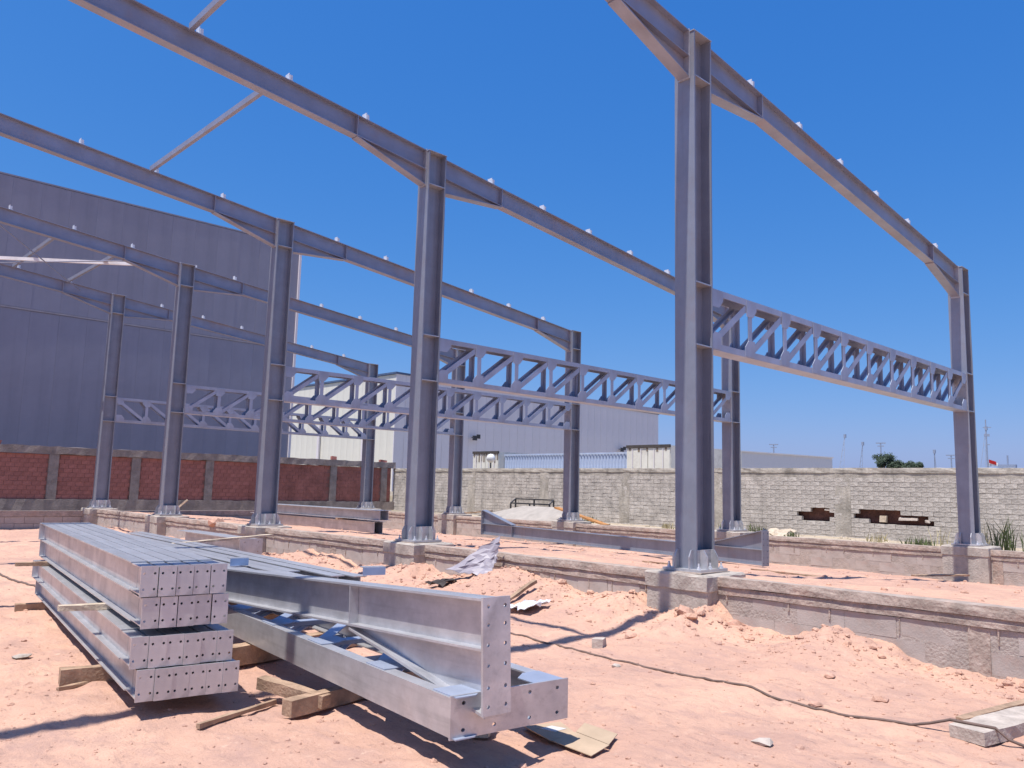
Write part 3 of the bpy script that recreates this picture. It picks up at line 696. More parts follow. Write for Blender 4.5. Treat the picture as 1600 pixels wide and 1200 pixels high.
# ------------------------------------------------------------------ brick walls
CAMP = Vector((0, 0, 1.6))
def brick_field(t, u0, u1, z0, z1, bl, bh, axis, m, skip, proud, name, limit=300, vis=None, depth=.05, jit=.004):
    """bricks on the face plane; axis 'x' (face looks to -y) or 'y' (face looks to -x); local coordinates"""
    cells = []; r = 0; z = z0
    while z+bh <= z1+.001:
        u = u0-(r % 2)*bl/2
        while u < u1-.02:
            a_, b_ = max(u, u0), min(u+bl, u1)
            if b_-a_ > bl*.3 and not skip((a_+b_)/2, z+bh/2): cells.append((a_, b_, z))
            u += bl
        z += bh; r += 1
    T = t.location
    def pos(c): return Vector((T.x+(c[0] if axis == 'x' else 0), T.y+(c[0] if axis == 'y' else 0), c[2]))
    cells.sort(key=lambda c: ((pos(c)-CAMP).length if (vis is None or vis(c)) else 1e6))
    var = {}
    def mesh_for(L, k):
        key = (round(L, 2), k)
        if key not in var:
            mb = MB()
            if axis == 'x': mb.box(.005, L-.005, -proud, depth, .005, bh-.005, jit=jit)
            else: mb.box(-proud, depth, .005, L-.005, .005, bh-.005, jit=jit)
            var[key] = mb.mesh(name)
        return var[key]
    for c in cells[:limit]:
        off = random.uniform(-.004, .004)
        put(name, mesh_for(c[1]-c[0], random.randrange(4)), m, t, (c[0], off, c[2]) if axis == 'x' else (off, c[0], c[2]))
    mb = MB()
    for c in cells[limit:]:
        off = random.uniform(-.006, .006); p2 = random.uniform(0, .006)
        if axis == 'x': mb.box(c[0]+.005, c[1]-.005, -proud+off, depth, c[2]+.005, c[2]+bh-.005, jit=jit)
        else: mb.box(-proud+off, depth, c[0]+.005, c[1]-.005, c[2]+.005, c[2]+bh-.005, jit=jit)
    o = part('bricks', mb, m, t); o['kind'] = 'stuff'
# pale perimeter wall on the right: face at x = 24.5
PW = thing('perimeter_wall', 'long pale weathered brick perimeter wall with broken holes behind the far column row', 'brick wall', (24.5, 0, 0))
holes = [(12.0, .98, .58, .16), (11.68, 1.10, .32, .18), (10.05, 1.03, .62, .16), (9.45, 1.02, .60, .15), (8.85, .92, .48, .14)]
def in_hole(u, z): return any(((u-a_)/c)**2+((z-b_)/d)**2 < 1 for a_, b_, c, d in holes)
PY0, PY1 = 2.0, 34.3
def perim():
    # backing with a real opening band around the holes
    mb = MB(); 
    for a_, b_, c_, d_ in ((PY0, 8.2, -.2, 2.32), (12.75, PY1, -.2, 2.32), (8.2, 12.75, -.2, .76), (8.2, 12.75, 1.25, 2.32), (10.75, 11.28, .76, 1.25)): mb.box(.004, .12, a_, b_, c_, d_)
    part('mortar_bed', mb, WMORT, PW)
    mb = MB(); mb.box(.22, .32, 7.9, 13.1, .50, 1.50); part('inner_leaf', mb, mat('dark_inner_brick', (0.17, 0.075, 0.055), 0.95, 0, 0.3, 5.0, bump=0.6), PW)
    # plaster patches framing the holes
    brick_field(PW, PY0, PY1, .42, 2.30, .30, .1344, 'y', WBLK, in_hole, .006, 'brick', 300, lambda c: c[0] > 6.0, .11, .0045)
    rough_bar('coping', -.018, .2, PY0, PY1, 2.305, 2.45, WMORT, PW, .010, .25)
    rough_bar('plaster_base', -.035, .12, PY0, PY1, -.2, .405, WBLK, PW, .012, .3)
    for y in (5.2, 11.02, 15.3, 19.4, 23.6, 28.2, 33): rough_bar('smeared_pilaster', -.014, .06, y-.24, y+.24, .40, 2.30, WMORT, PW, .008, .12)
    for k, (y, z, w) in enumerate(((11.45, 1.17, .28), (9.15, .985, .5), (8.62, .95, .16))):
        mb = MB(); mb.box(.0, .07, y-w/2, y+w/2, z-.03, z+.035, jit=.02); part('broken_brick', mb, ROCKG, PW)
    mb = MB(); mb.box(0, .08, 9.75, 9.95, .87, 1.06, jit=.015); part('broken_brick', mb, WOODL, PW)
perim()
RWL = thing('red_brick_wall', 'red brick wall with concrete posts and ring beam, below the dark warehouse', 'brick wall', (0, 34.2, 0))
def redwall():
    posts = [2.75, 5.8, 8.82, 11.82, 14.85, 17.85, 20.93, 23.85]
    x0, x1 = -4.0, 24.3
    mb = MB(); mb.box(x0, x1, .05, .2, .5, 2.45); part('mortar_bed', mb, RMORT, RWL)
    brick_field(RWL, x0, x1, .78, 2.44, .30, .166, 'x', RBRK, lambda u, z: any(abs(u-p) < .2 for p in posts), -.038, 'brick', 300, lambda c: c[0] > 6.5, .06, .004)
    def rb(nm, a_, b_, y0, y1, z0, z1, m, j):
        n = max(2, int((b_-a_)/.3)); mb = MB(); vs = []
        for k in range(n+1):
            for (y, z) in ((y0, z0), (y0, z1), (y1, z1), (y1, z0)): vs.append((a_+(b_-a_)*k/n, y+random.uniform(-j, j), z+random.uniform(-j, j)))
        fs = [(0, 1, 2, 3), tuple(4*n+3-i for i in range(4))]
        for k in range(n):
            for j_ in range(4): fs.append((4*k+j_, 4*k+4+j_, 4*k+4+(j_+1) % 4, 4*k+(j_+1) % 4))
        mb.add(vs, fs); part(nm, mb, m, RWL)
    rb('ring_beam', x0, x1+.2, -.06, .22, 2.46, 2.74, RCONC, .018)
    rb('plinth', x0, x1+.2, -.08, .2, -.1, .77, RCONC, .02)
    for p in posts:
        mb = MB(); mb.box(p-.17, p+.17, -.035, .2, .775, 2.455, jit=.008); part('concrete_post', mb, RCONC, RWL)
    for (x, w, h) in ((6.6, .9, .12), (20.95, .25, .16), (23.8, .4, .1), (13.2, .25, .05), (17.8, .3, .05)):
        mb = MB(); mb.box(x-w/2, x+w/2, 0, .15, 2.75, 2.75+h, jit=.02); part('loose_brick', mb, RBRK if h > .09 else WOODL, RWL)
redwall()

# ------------------------------------------------------------------ warehouses
def panel_mesh(w, h, m, axis='x', rib=.02):
    mb = MB()
    if axis == 'x': mb.box(.0015, w-.0015, 0.03, .05, .01, h-.01)
    else: mb.box(.03, .05, .008, w-.008, .01, h-.01)
    me = mb.mesh('wall_panel'); me.materials.append(m); return me
DW = thing('dark_warehouse', 'huge dark grey windowless warehouse rising at the left behind the red brick wall', 'warehouse', (0, 40, 0))
def darkw():
    mb = MB(); mb.box(-22, 21.62, .06, 30, -.5, 14.35); part('core_wall', mb, DARKP, DW)
    a1 = panel_mesh(1.16, 8.80, DARKP); a2 = panel_mesh(1.16, 5.72, DARKP)
    for k in range(37):
        x = 21.60-1.16*(k+1)
        put('wall_panel', a1, None, DW, (x, random.uniform(-.006, .006), 0)); put('wall_panel', a2, None, DW, (x, random.uniform(-.006, .006), 8.90))
    mb = MB(); mb.box(-22, 21.66, .0, .055, 8.815, 8.885); part('seam_strip', mb, mat('seam_flashing', (.32, .31, .35), .6), DW)
    mb = MB(); mb.box(-22, 21.72, .01, 30.0, 14.63, 14.70); part('roof_trim', mb, DARKP, DW)
    mb = MB(); mb.box(21.60, 21.72, -.06, 30, -.5, 14.62); part('corner_trim', mb, GREYP, DW)
darkw()
GW = thing('pale_warehouse', 'pale warehouse with cream side and long grey front behind the brick walls', 'warehouse', (42.7, 60, 0))
def greyw():
    W_, D_ = 39.6, 24
    def top(x): return 11.65-.61*x/W_
    mb = MB(); mb.prism([(.06, -.5), (W_-.06, -.5), (W_-.06, top(W_)-.1), (.06, top(0)-.1)], .06, D_); part('core_wall', mb, GREYP, GW)
    n = 36; w = W_/n
    for k in range(n):
        x = k*w; mb = MB(); mb.prism([(.01, -.5), (w-.01, -.5), (w-.01, top(x+w)), (.01, top(x))], -.04, .055); part('front_panel', mb, GREYP, GW, (x, 0, 0))
    n = 22; w = D_/n
    me = panel_mesh(w, 12.1, CREAMP, 'y')
    for k in range(n): put('side_panel', me, None, GW, (0, k*w, -.5))
    mb = MB(); mb.prism([(-.1, 11.62), (W_+.1, top(W_)), (W_+.1, top(W_)+.14), (-.1, 11.80)], -.12, D_+.1); part('roof_trim', mb, ROOFB, GW)
    for y in (4.5, 12.5): mb = MB(); mb.box(-.22, -.05, y, y+.35, -.4, 7.4 if y > 6 else 6.5); part('downpipe', mb, GREYP, GW)
greyw()
def floodlight(x, z, label):
    t = thing('floodlight', label, 'floodlight', (x, 59.9, z), group='floodlights on the grey warehouse front')
    mb = MB(); mb.box(-.25, .25, -.55, -.42, -.2, .25); mb.box(.3, .7, -.5, -.38, .0, .4); part('lamp_head', mb, BLACKM, t)
    mb = MB(); mb.cyl((0, .0, .1), (0, -.45, .05), .04); mb.cyl((0, -.2, .05), (.5, -.42, .2), .04); part('bracket_arm', mb, BLACKM, t)
floodlight(51.85, 6.3, 'left floodlight on the grey warehouse front'); floodlight(74.54, 6.3, 'right floodlight on the grey warehouse front')
# containers and sheet fence behind the pale wall (ground there is higher)
def container(y0, y1, ztop_, label, melt):
    t = thing('shipping_container', label, 'shipping container', (30, y0, 1.05), group='white containers behind the pale wall')
    w = y1-y0; h = ztop_-1.05
    mb = MB(); mb.box(.06, 6.0, .0, w, 0, h-.06); part('container_body', mb, WHITEC, t)
    for k in range(2):
        mb = MB(); mb.box(0, .055, k*w/2+.02, (k+1)*w/2-.02, .12, h-.16); d = part('door', mb, WHITEC, t)
        for q in (.3, .7):
            r_ = MB(); r_.cyl((-.03, k*w/2+w/2*q, .15), (-.03, k*w/2+w/2*q, h-.2), .022, 6); part('lock_bar', r_, GREYP, d)
    mb = MB(); mb.box(-.04, .06, 0, w, h-.15, h-.02); part('roof_rail', mb, SOOT, t)
    mb = MB()
    for k in range(10 if melt else 5):
        y = w*(k+.5)/(10 if melt else 5)+random.uniform(-.05, .05); l = random.uniform(.1, .5 if melt else .2); mb.box(-.012, -.002, y-.05, y+.05, h-.15-l, h-.15, jit=.003)
    o = part('rust_streak', mb, mat('rust_streak', (.22, .17, .13), .9) if 'rust_streak' not in bpy.data.materials else bpy.data.materials['rust_streak'], t)
container(21.22, 23.65, 3.72, 'white container with dark top edge, right of the pale blue sheet fence', False)
container(32.4, 34.5, 3.60, 'stained white container behind the round globe lamp', True)
def sheet_fence():
    t = thing('sheet_fence', 'pale blue corrugated sheet fence between the two white containers', 'fence', (30.4, 23.8, 1.05))
    n = 43; w = 8.5/n; va = []
    for k in range(3):
        mb = MB(); mb.prism([(0, 0), (w*.5, 0), (w*.5, .0), (w, 0)], 0, .01) if False else mb.add([(0, 0, 0), (-.05, w*.25, 0), (-.05, w*.6, 0), (0, w*.8, 0), (0, w, 0), (0, 0, 2.3), (-.05, w*.25, 2.3), (-.05, w*.6, 2.3), (0, w*.8, 2.3), (0, w, 2.3),
            (.01, 0, 0), (.01, w, 0), (.01, w, 2.3), (.01, 0, 2.3)], [(0, 1, 6, 5), (1, 2, 7, 6), (2, 3, 8, 7), (3, 4, 9, 8), (10, 13, 12, 11), (5, 6, 7, 8, 9, 12, 13)]); va.append(mb.mesh('sheet'))
    for k in range(n): put('sheet', va[k % 3], SHEET, t, (0, k*w, 0))
    mb = MB(); mb.box(-.08, -.055, 0, 8.5, 2.28, 2.36); part('top_rail', mb, SHEET, t)
sheet_fence()
def low_shed():
    p, q = Vector((84, 59.5, 0)), Vector((118, 54.5, 0)); d = (q-p).normalized()
    t = thing('long_shed', 'long low beige shed behind the pale wall, to the right of the container', 'building', tuple(p), (0, 0, math.atan2(d.y, d.x)))
    L = (q-p).length; mb = MB(); mb.box(.05, L-.05, .055, 12, 0, 7.0); part('core_wall', mb, LOWB, t)
    n = 24; w = L/n; me = panel_mesh(w, 7.15, LOWB)
    for k in range(n): put('wall_panel', me, None, t, (k*w, 0, 0))
    mb = MB(); mb.box(-.1, L+.1, -.12, 12, 7.15, 7.32); part('roof_trim', mb, LOWB, t)
low_shed()
def globe():
    t = thing('globe_lamp', 'white round globe lamp on a thin pole above the pale wall', 'street lamp', (27, 29.7, 1.05))
    mb = MB(); R = .22
    nu, nv = 16, 10; vs = []; fs = []
    for j in range(nv+1):
        for i in range(nu):
            th = math.pi*j/nv; ph = 2*math.pi*i/nu; vs.append((R*math.sin(th)*math.cos(ph), R*math.sin(th)*math.sin(ph), 1.98+R*math.cos(th)))
    for j in range(nv):
        for i in range(nu): fs.append((j*nu+i, (j+1)*nu+i, (j+1)*nu+(i+1) % nu, j*nu+(i+1) % nu))
    mb.add(vs, fs); part('globe', mb, GLASSW, t, smooth=True)
    mb = MB(); mb.cyl((0, 0, 0), (0, 0, 1.78), .035); part('pole', mb, BLACKM, t)
globe()

# ------------------------------------------------------------------ far skyline
def crane(base, tip, label, back=None, m=CRANEL, w=.35):
    t = thing('harbour_crane', label, 'crane', (base[0], base[1], 0), group='harbour cranes on the horizon')
    b = Vector((0, 0, 0)); tp = Vector(tip)-Vector((base[0], base[1], 0))
    mb = MB(); mb.bar(b, tp, w, w*.6)
    nn = 12
    part('jib', mb, m, t)
    mb = MB()
    bb = Vector((back[0]-base[0], back[1]-base[1], 0)) if back else Vector((2, -1, 0))
    mb.bar(bb, tp, w*.6, w*.4); part('stay', mb, m, t)
    mb = MB()
    for k in range(1, nn): mb.bar(b.lerp(tp, k/nn), bb.lerp(tp, (k+.5)/nn), w*.3, w*.3)
    part('lattice', mb, m, t)
    mb = MB(); mb.box(tp.x-.3, tp.x+.3, tp.y-.35, tp.y+.35, tp.z-.9, tp.z+.3); part('jib_head', mb, CRANE, t)
crane((272.4, 125.6), (274.05, 122.0, 22.3), 'pale harbour crane, leftmost on the horizon', (273.6, 123.0))
crane((275.2, 119.5), (276.3, 116.95, 19.7), 'slanting harbour crane left of the distant trees', (276.0, 117.7), CRANE)
crane((284.3, 96.0), (283.9, 96.9, 17.1), 'short harbour crane between the trees and the far right column', (284.0, 97.2), CRANE)
crane((287.6, 86.5), (288.39, 82.65, 24.5), 'thin slanting crane line beside the tall mast', (288.2, 84.0), CRANEL, .25)
def mast(x, y, h, label, head):
    t = thing('lighting_mast', label, 'light mast', (x, y, 0), group='tall lighting masts on the horizon')
    mb = MB(); mb.cyl((0, 0, 0), (0, 0, h), .35, 8, .2); part('pole', mb, CRANE, t)
    if head:
        mb = MB(); d = Vector((.35, -.94, 0)); 
        mb.bar(-1.5*d+Vector((0, 0, h)), 1.5*d+Vector((0, 0, h)), .5, .35); mb.bar(-1.0*d+Vector((0, 0, h-1.0)), 1.0*d+Vector((0, 0, h-1.0)), .4, .3); part('lamp_ring', mb, CRANE, t)
mast(278.37, 111.84, 19.6, 'lighting mast with a wide lamp head above the distant trees', True)
mast(285.4, 92.35, 15.6, 'small lighting mast just left of the far right column', True)
mast(263.8, 142.9, 19.0, 'dark lighting mast behind the long low shed', True)
def ship():
    t = thing('ship_mast', 'tall thin mast with a red flag at the far right horizon', 'mast', (288.39, 82.7, 0))
    mb = MB(); mb.cyl((0, 0, 0), (0, 0, 27), .35, 8, .18); part('pole', mb, CRANE, t)
    mb = MB(); mb.bar((.5, -1.4, 24.5), (-.3, .8, 24.5), .25, .25); mb.bar((.3, -.9, 22), (-.2, .6, 22), .3, .8); mb.bar((.3, -.8, 19), (0, 0, 19), .3, .3); part('crosstree', mb, CRANE, t)
    mb = MB(); vs = []
    for k in range(5):
        for z in (0, 1.1): vs.append((.15*math.sin(k)+.1*k, -.4-.5*k, 13.2+z-.18*k))
    mb.add(vs, [(2*k, 2*k+1, 2*k+3, 2*k+2) for k in range(4)]+[(2*k+2, 2*k+3, 2*k+1, 2*k) for k in range(4)] ); part('flag', mb, RED, t)
    t2 = thing('far_boat', 'tiny dark boat top with white deckhouse beside the red flag', 'boat', (289.5, 78.5, 0))
    mb = MB(); mb.box(-.8, .8, -3.5, 1.5, 11.0, 12.7); part('hull', mb, CRANE, t2)
    mb = MB(); mb.box(-.6, .6, 1.4, 4.4, 12.2, 13.2); part('deckhouse', mb, WHITE, t2)
    mb = MB(); mb.cyl((0, -1.2, 12.7), (0, -1.2, 15.6), .25); part('funnel', mb, CRANE, t2)
    mb = MB(); mb.box(-1.5, 1.5, -5, 5, 0, 11.0); part('quay_block', mb, CRANE, t2)
ship()
def leaf_tree(x, y, zc, rx, rz, label, seed, n=2600):
    rnd = random.Random(seed)
    t = thing('far_tree', label, 'tree', (x, y, 0), group='trees on the horizon')
    mb = MB(); mb.cyl((0, 0, 0), (0, 0, zc), .25, 8, .12); mb.cyl((0, 0, zc*.7), (.6, -1, zc+rz*.3), .10, 6, .04); mb.cyl((0, 0, zc*.75), (-.5, .9, zc+rz*.2), .09, 6, .04); part('trunk', mb, BARK, t)
    cl = [(rnd.gauss(0, .5)*rx, rnd.gauss(0, .5)*rx, zc+rnd.uniform(-.6, .75)*rz, rnd.uniform(.25, .5)*rz) for _ in range(26)]
    mb = MB()
    for _ in range(n):
        c = cl[rnd.randrange(26)]; d = Vector((rnd.gauss(0, 1), rnd.gauss(0, 1), rnd.gauss(0, .8))); d = d.normalized()*c[3]*rnd.random()**.4*1.3
        p = Vector(c[:3])+d; a_ = Vector((rnd.gauss(0, 1), rnd.gauss(0, 1), rnd.gauss(0, 1))).normalized()*.13; b_ = a_.orthogonal().normalized()*.11
        mb.add([p-a_, p+b_, p+a_, p-b_], [(0, 1, 2, 3)])
    o = part('crown', mb, LEAFD, t)
leaf_tree(148.6, 59.2, 7.7, 1.4, 1.6, 'taller dark tree at the left of the clump on the horizon', 1)
leaf_tree(149.3, 57.4, 7.0, 1.2, 1.1, 'middle dark tree of the clump on the horizon', 2)
leaf_tree(150.2, 55.0, 6.9, 1.0, 1.0, 'small round tree at the right of the clump on the horizon', 3)

# ------------------------------------------------------------------ thin dark tubes following the ground surface
def tube(pts, r, label, lift=0.0, m=TUBEM):
    P = [Vector(p) for p in pts]; mb = MB(); out = []
    for a_, b_ in zip(P[:-1], P[1:]):
        n = max(2, int((b_-a_).length/.09))
        for k in range(n): out.append(a_.lerp(b_, k/n))
    out.append(P[-1]); vs = []; fs = []; S = 6
    for k, p in enumerate(out):
        w = .003*math.sin(k*.13)
        d = (out[min(k+1, len(out)-1)]-out[max(k-1, 0)]); d.z = 0; d.normalize(); r_ = Vector((d.y, -d.x, 0))
        q = p + r_*w; zz = max(H(q.x, q.y), p.z) + r*.55
        for j in range(S):
            t = 2*math.pi*j/S; vs.append((q.x+r_.x*r*math.cos(t), q.y+r_.y*r*math.cos(t), zz+r*math.sin(t)))
    for k in range(len(out)-1):
        for j in range(S): fs.append((k*S+j, k*S+(j+1) % S, (k+1)*S+(j+1) % S, (k+1)*S+j))
    mb.add(vs, fs); o = part('ground_tube', mb, m, None, smooth=True); tag(o, label, 'tube', 'thin dark tubes lying on the sand')
tube([(6.30, 7.2, 0), (6.23, 6.3, 0), (6.12, 4.6, 0), (6.02, 2.7, 0), (6.08, 2.3, .03), (6.12, 2.06, .118), (6.14, 1.79, .118), (6.15, 1.72, .06), (6.2, 1.5, 0), (6.3, -.5, 0)], .0105, 'long thin dark tube running across the open sand to the thick plank')
tube([(3.24, 15.2, 0), (3.22, 14.2, 0), (3.28, 13.0, 0), (3.35, 12.0, 0)], .016, 'short thin dark tube on the sand at the left edge beyond the beam stack')

# ------------------------------------------------------------------ rubbish and small things
def crumple(name, pts, n, m, label, cat, loc, h, seed, sub=10):
    rnd = random.Random(seed)
    nx = sub; ny = sub; mb = MB(); vs = []; fs = []
    (a_, b_, c_, d_) = [Vector(p) for p in pts]
    for j in range(ny+1):
        for i in range(nx+1):
            u, v = i/nx, j/ny; p = (a_.lerp(b_, u)).lerp(d_.lerp(c_, u), v)
            p = p+Vector((rnd.uniform(-h, h), rnd.uniform(-h, h), rnd.uniform(-h, h))); vs.append(p)
    for j in range(ny):
        for i in range(nx): k = j*(nx+1)+i; fs.append((k, k+1, k+nx+2, k+nx+1))
    mb.add(vs, fs); o = part(name, mb, m, None, loc); sm = o.modifiers.new('thick', 'SOLIDIFY'); sm.thickness = .006
    return tag(o, label, cat)
z_ = H(8.0, 9.0)
crumple('plastic_sheet', [(-.28, .36, .0), (-.05, -.32, -.02), (.22, -.20, .16), (.34, -.16, .52)], 8, PLAST, 'crumpled grey plastic sheet propped against the foundation wall on the sand heap', 'plastic sheet', (7.95, 9.0, z_+.05), .022, 5, 9)
crumple('black_bag', [(-.15, .3, 0), (.15, .2, .02), (.12, -.12, .06), (-.15, -.1, .0)], 8, BLACK, 'torn dark bag under the grey plastic sheet', 'bag', (7.6, 9.25, H(7.6, 9.25)+.03), .03, 6, 6)
crumple('plastic_bag', [(-.2, .25, 0), (.25, .2, .04), (.3, -.12, .07), (-.1, -.15, .02)], 8, PLASTW, 'white crumpled plastic bag beside a stick on the sand', 'plastic bag', (7.15, 7.15, H(7.15, 7.15)+.05), .035, 8, 8)
timber((6.85, 7.45, H(6.85, 7.45)), (7.75, 7.6, H(7.75, 7.6)+.08), .06, .04, 'stick lying beside the white plastic bag', WOOD, .008, 'stick', None)
def carton():
    t = thing('flattened_carton', 'flattened cardboard carton with a pale label on the sand before the girder end', 'cardboard box', (4.0, 3.6, H(4.0, 3.6)+.012))
    def flap(vs, th, m=CARD, nm='flap'): 
        mb = MB(); n = len(vs); mb.add([Vector(v) for v in vs]+[Vector(v)+Vector((0, 0, .005)) for v in vs], [tuple(range(n-1, -1, -1)), tuple(range(n, 2*n))]+[(i, (i+1) % n, (i+1) % n+n, i+n) for i in range(n)]); return part(nm, mb, m, t)
    flap([(-.02, .38, .0), (-.13, .03, .01), (.06, -.0, .03), (.25, .30, .0)], 0)
    flap([(-.13, .02, .012), (-.13, -.30, .0), (.06, -.28, .02), (.06, -.005, .035)], 0)
    flap([(.07, -.0, .035), (.07, -.27, .02), (.24, -.20, .035), (.22, .06, .05)], 0)
    flap([(.0, .25, .012), (.0, .12, .022), (.10, .11, .024), (.10, .24, .014)], 0, CARDL, 'label_sheet')
carton()
def rock_mesh(seed, n=1):
    rnd = random.Random(seed); t = (1+5**.5)/2
    v = [Vector(p).normalized() for p in [(-1, t, 0), (1, t, 0), (-1, -t, 0), (1, -t, 0), (0, -1, t), (0, 1, t), (0, -1, -t), (0, 1, -t), (t, 0, -1), (t, 0, 1), (-t, 0, -1), (-t, 0, 1)]]
    f = [(0, 11, 5), (0, 5, 1), (0, 1, 7), (0, 7, 10), (0, 10, 11), (1, 5, 9), (5, 11, 4), (11, 10, 2), (10, 7, 6), (7, 1, 8), (3, 9, 4), (3, 4, 2), (3, 2, 6), (3, 6, 8), (3, 8, 9), (4, 9, 5), (2, 4, 11), (6, 2, 10), (8, 6, 7), (9, 8, 1)]
    v = [p*rnd.uniform(.7, 1.2) for p in v]; v = [Vector((p.x*1.25, p.y, p.z*.7)) for p in v]
    return v, f
RV = [rock_mesh(k) for k in range(6)]
def scatter():
    vs = []; fs = []; rnd = random.Random(3); n = 0
    pts = []
    for _ in range(2300):
        y = rnd.uniform(1.0, 16); foot = float(np.interp(y, FOOT[:, 0], FOOT[:, 1])); x = 8.33-abs(rnd.gauss(0, .45+foot))
        pts.append((x, y, min(.06, .006*math.exp(abs(rnd.gauss(0, .8))))))
    for _ in range(5200): pts.append((rnd.uniform(.8, 8.2), 1.2+12*rnd.random()**1.5, min(.035, .0032*math.exp(abs(rnd.gauss(0, .75))))))
    for _ in range(70):          # loose groups of clods
        cx, cy = rnd.uniform(1, 8), rnd.uniform(1.5, 10)
        for _ in range(rnd.randrange(5, 22)): pts.append((cx+rnd.gauss(0, .12), cy+rnd.gauss(0, .12), min(.03, .005*math.exp(abs(rnd.gauss(0, .6))))))
    for _ in range(800): pts.append((rnd.uniform(8.8, 18), rnd.uniform(2, 26), rnd.choice([.012, .02, .035])))
    for _ in range(300): pts.append((rnd.uniform(18.8, 24.2), rnd.uniform(4, 30), rnd.choice([.02, .035, .06])))
    P = np.array(pts); Z = height(P[:, 0], P[:, 1])
    allv = []; allf = []; o = 0
    for (x, y, s), z in zip(pts, Z):
        v, f = RV[rnd.randrange(6)]; a_ = rnd.uniform(0, 6.28); ca, sa = math.cos(a_), math.sin(a_); s *= rnd.uniform(.7, 1.3)
        for p in v: allv.append((x+s*(p.x*ca-p.y*sa), y+s*(p.x*sa+p.y*ca), z+s*(p.z+.15)))
        allf += [(a+o, b+o, c+o) for a, b, c in f]; o += len(v)
    me = bpy.data.meshes.new('gravel'); me.from_pydata(allv, [], allf); me.update()
    ob = put('gravel', me, SAND); tag(ob, 'small clods and pebbles strewn over the pink sand', 'gravel'); ob['kind'] = 'stuff'
scatter()
def stone(x, y, s, label, m=ROCK, sq=.7, seed=0, lift=.3):
    v, f = rock_mesh(seed+20); mb = MB(); mb.add([Vector((p.x*s, p.y*s, p.z*s*sq)) for p in v], f)
    o = part('stone', mb, m, None, (x, y, H(x, y)+s*lift*.6)); tag(o, label, 'stone', 'larger stones and lumps on the sand')
stone(7.85, 5.35, .12, 'pale lump of earth at the foot of the nearest pedestal', ROCK, 1, 1)
stone(8.25, 4.98, .10, 'earth clod on the peak right of the nearest pedestal', ROCK, 1.2, 2)
stone(4.9, 2.75, .07, 'flat pale stone on the open sand, right of the carton', ROCKG, .5, 3)
stone(6.1, 3.0, .05, 'small reddish stone beside the long dark tube', ROCK, .8, 4)
stone(5.9, 4.75, .04, 'small stone on the sand before the long dark tube', ROCKG, .8, 6)
stone(7.0, 3.3, .05, 'small dark stone below the sand heap', ROCK, .8, 7)
stone(2.0, 8.2, .08, 'pale flat lump of dried mortar left of the beam stack', ROCKG, .35, 8)
stone(8.45, 18.9, .20, 'reddish rock lying on the foundation wall between the third and fourth columns', ROCK, 1, 9, 0)
def brick_lump():
    t = MB(); t.box(-.09, .09, -.06, .06, 0, .10, jit=.012); o = part('brick_piece', t, ROCKG, None, (6.45, 5.42, H(6.45, 5.42)-.01), (0, 0, .5)); tag(o, 'broken brick standing on the sand near the rafter shadow', 'brick')
brick_lump()
# plywood heap, frame and orange board behind the far wall
def heap():
    t = thing('plywood_cover', 'grey board cover sloping over a heap behind the far foundation wall', 'board', (20.6, 0, 0))
    mb = MB(); vs = [(0, 23.8, .45), (1.2, 22.1, .95), (1.2, 19.3, .95), (0, 18.5, .52)]; mb.add([Vector(v) for v in vs]+[Vector(v)+Vector((0, 0, -.03)) for v in vs]+[Vector((0.03, 23.8, .2)), Vector((.03, 18.5, .2))], [(3, 2, 1, 0), (4, 5, 6, 7), (0, 4, 7, 3), (0, 1, 5, 4), (2, 3, 7, 6), (1, 2, 6, 5), (4, 8, 9, 7)]); part('board_sheet', mb, PLY, t)
    timber((20.7, 19.35, .95), (20.6, 17.0, .46), .25, .05, 'orange timber board sloping beside the grey board cover', WOODO, .008, 'board', None)
    timber((20.9, 22.9, .70), (20.6, 25.5, .45), .2, .05, 'brown board at the left end of the grey board cover', WOOD, .008, 'board', None)
    t = thing('steel_trestle', 'black steel trestle frame standing above the grey board cover', 'trestle', (22.5, 21.2, .4))
    def fr(x, y0, y1, z):
        mb = MB(); mb.bar((x, y0, z), (x, y1, z), .05, .05); part('rail', mb, BLACKM, t)
        for y in (y0, (y0+y1)/2, y1): mb = MB(); mb.bar((x, y, 0), (x, y, z-.025), .05, .05, (1, 0, 0)); part('leg', mb, BLACKM, t)
    fr(.5, .45, 2.55, .78); fr(-.2, .0, 2.1, .62)
    for y in (.2, 2.3): mb = MB(); mb.bar((.5, y+.25, .78), (-.2, y-.2, .62), .04, .04); part('cross_bar', mb, BLACKM, t)
heap()
crumple('sand_sack', [(-.3, .4, 0), (.3, .45, .1), (.35, -.45, .12), (-.3, -.4, .0)], 8, WOODL, 'pale lumpy sack lying behind the far foundation wall', 'sack', (20.0, 10.9, .56), .05, 31, 7)
timber((10.5, 27.0, .42), (10.9, 26.6, .95), .05, .05, 'short pale stick standing up near the farthest columns', WOODL, .005, 'stick', None)
timber((16.5, 6.1, .12), (17.6, 5.5, .12), .12, .03, 'small dark board on the fill below the far right pedestal', WOOD, .006, 'board', None)
timber((9.3, 5.9, .57), (9.25, 6.35, .57), .16, .03, 'small dark board on the fill behind the nearest pedestal', WOOD, .006, 'board', None)
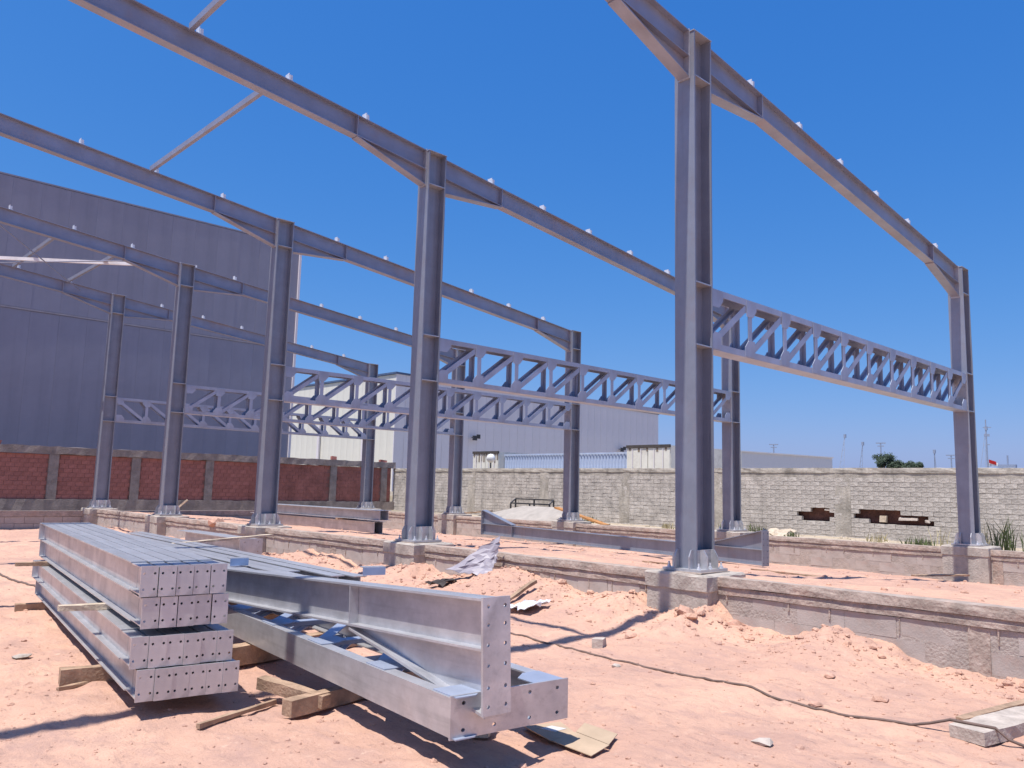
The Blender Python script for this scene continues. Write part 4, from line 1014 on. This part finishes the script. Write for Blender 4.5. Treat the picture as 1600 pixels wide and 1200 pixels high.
for k, (x, y, a_) in enumerate(((6.9, 10.2, .3), (11.2, 8.2, 1.1), (12.6, 6.6, 2.0), (15.2, 9.4, .7))):
    c_, s_ = math.cos(a_), math.sin(a_); L_ = .35+.12*k; z1 = H(x, y); 
    timber((x-c_*L_, y-s_*L_, H(x-c_*L_, y-s_*L_)), (x+c_*L_, y+s_*L_, H(x+c_*L_, y+s_*L_)+.01), .05, .02, ['splintered offcut on the sand before the wall, left of the nearest pedestal', 'wood offcut on the fill, right behind the largest column', 'wood offcut on the fill between the largest and the far right column', 'wood offcut on the fill near the end of the upturned rafter beam'][k], WOOD, .006, 'wood offcut', None)
# weeds
def weed(x, y, h, n, label, m, spread=.15, seed=0):
    rnd = random.Random(seed); mb = MB()
    for _ in range(n):
        a_ = rnd.uniform(0, 6.28); r_ = spread*rnd.random(); bx0, by0 = r_*math.cos(a_), r_*math.sin(a_); hh = h*rnd.uniform(.4, 1); lx, ly = rnd.gauss(0, .22)*hh, rnd.gauss(0, .22)*hh; w = rnd.uniform(.006, .016); ca, sa = math.cos(a_), math.sin(a_)
        pr = None
        p0 = [(bx0-w*ca, by0-w*sa, 0), (bx0+w*ca, by0+w*sa, 0), (bx0+lx*.4+w*ca, by0+ly*.4+w*sa, hh*.6), (bx0+lx*.4-w*ca, by0+ly*.4-w*sa, hh*.6), (bx0+lx, by0+ly, hh)]
        mb.add(p0, [(0, 1, 2, 3), (3, 2, 4)])
    o = part('weed', mb, m, None, (x, y, H(x, y)-.02)); tag(o, label, 'weed', 'weeds along the foot of the perimeter wall')
weed(20.2, 5.55, .95, 60, 'tall green reeds right of the far right column', LEAF, .22, 1)
weed(20.4, 5.95, .8, 26, 'tall dry stalks just right of the far right column', DRY, .2, 2)
weed(20.6, 5.1, .7, 60, 'green weeds at the right edge by the perimeter wall', LEAF, .25, 3)
weed(20.3, 7.4, .40, 80, 'low green bush left of the far right column', LEAF, .3, 4)
weed(20.5, 6.9, .75, 18, 'dry stalks left of the far right column', DRY, .2, 5)
weed(20.3, 12.5, .45, 50, 'small green weed between the largest column and the second short column', LEAF, .15, 6)
weed(21.0, 10.9, .35, 40, 'small green weed right of the second short column', LEAF, .2, 7)
weed(19.5, 4.4, .6, 30, 'last green weed near the right edge', LEAF, .2, 8)
rw = random.Random(9)
for k, (x, y, hh) in enumerate(((23.6, 7.2, .35), (22.9, 9.4, .3), (23.9, 13.6, .4), (23.2, 16.5, .3), (22.0, 7.9, .3), (21.3, 6.3, .45), (23.8, 20.5, .35))):
    weed(x, y, hh, 45, ['thin dry tuft at the wall foot left of the far right column', 'thin dry tuft below the larger wall hole', 'thin dry tuft at the wall foot beside the second short column', 'thin dry tuft at the wall foot between the second and third short columns', 'dry tuft in front of the wall, just left of the reeds', 'dry tuft hard beside the far right column base', 'thin dry tuft at the wall foot behind the grey board cover'][k], DRY if k % 2 else LEAF, .3, 50+k)
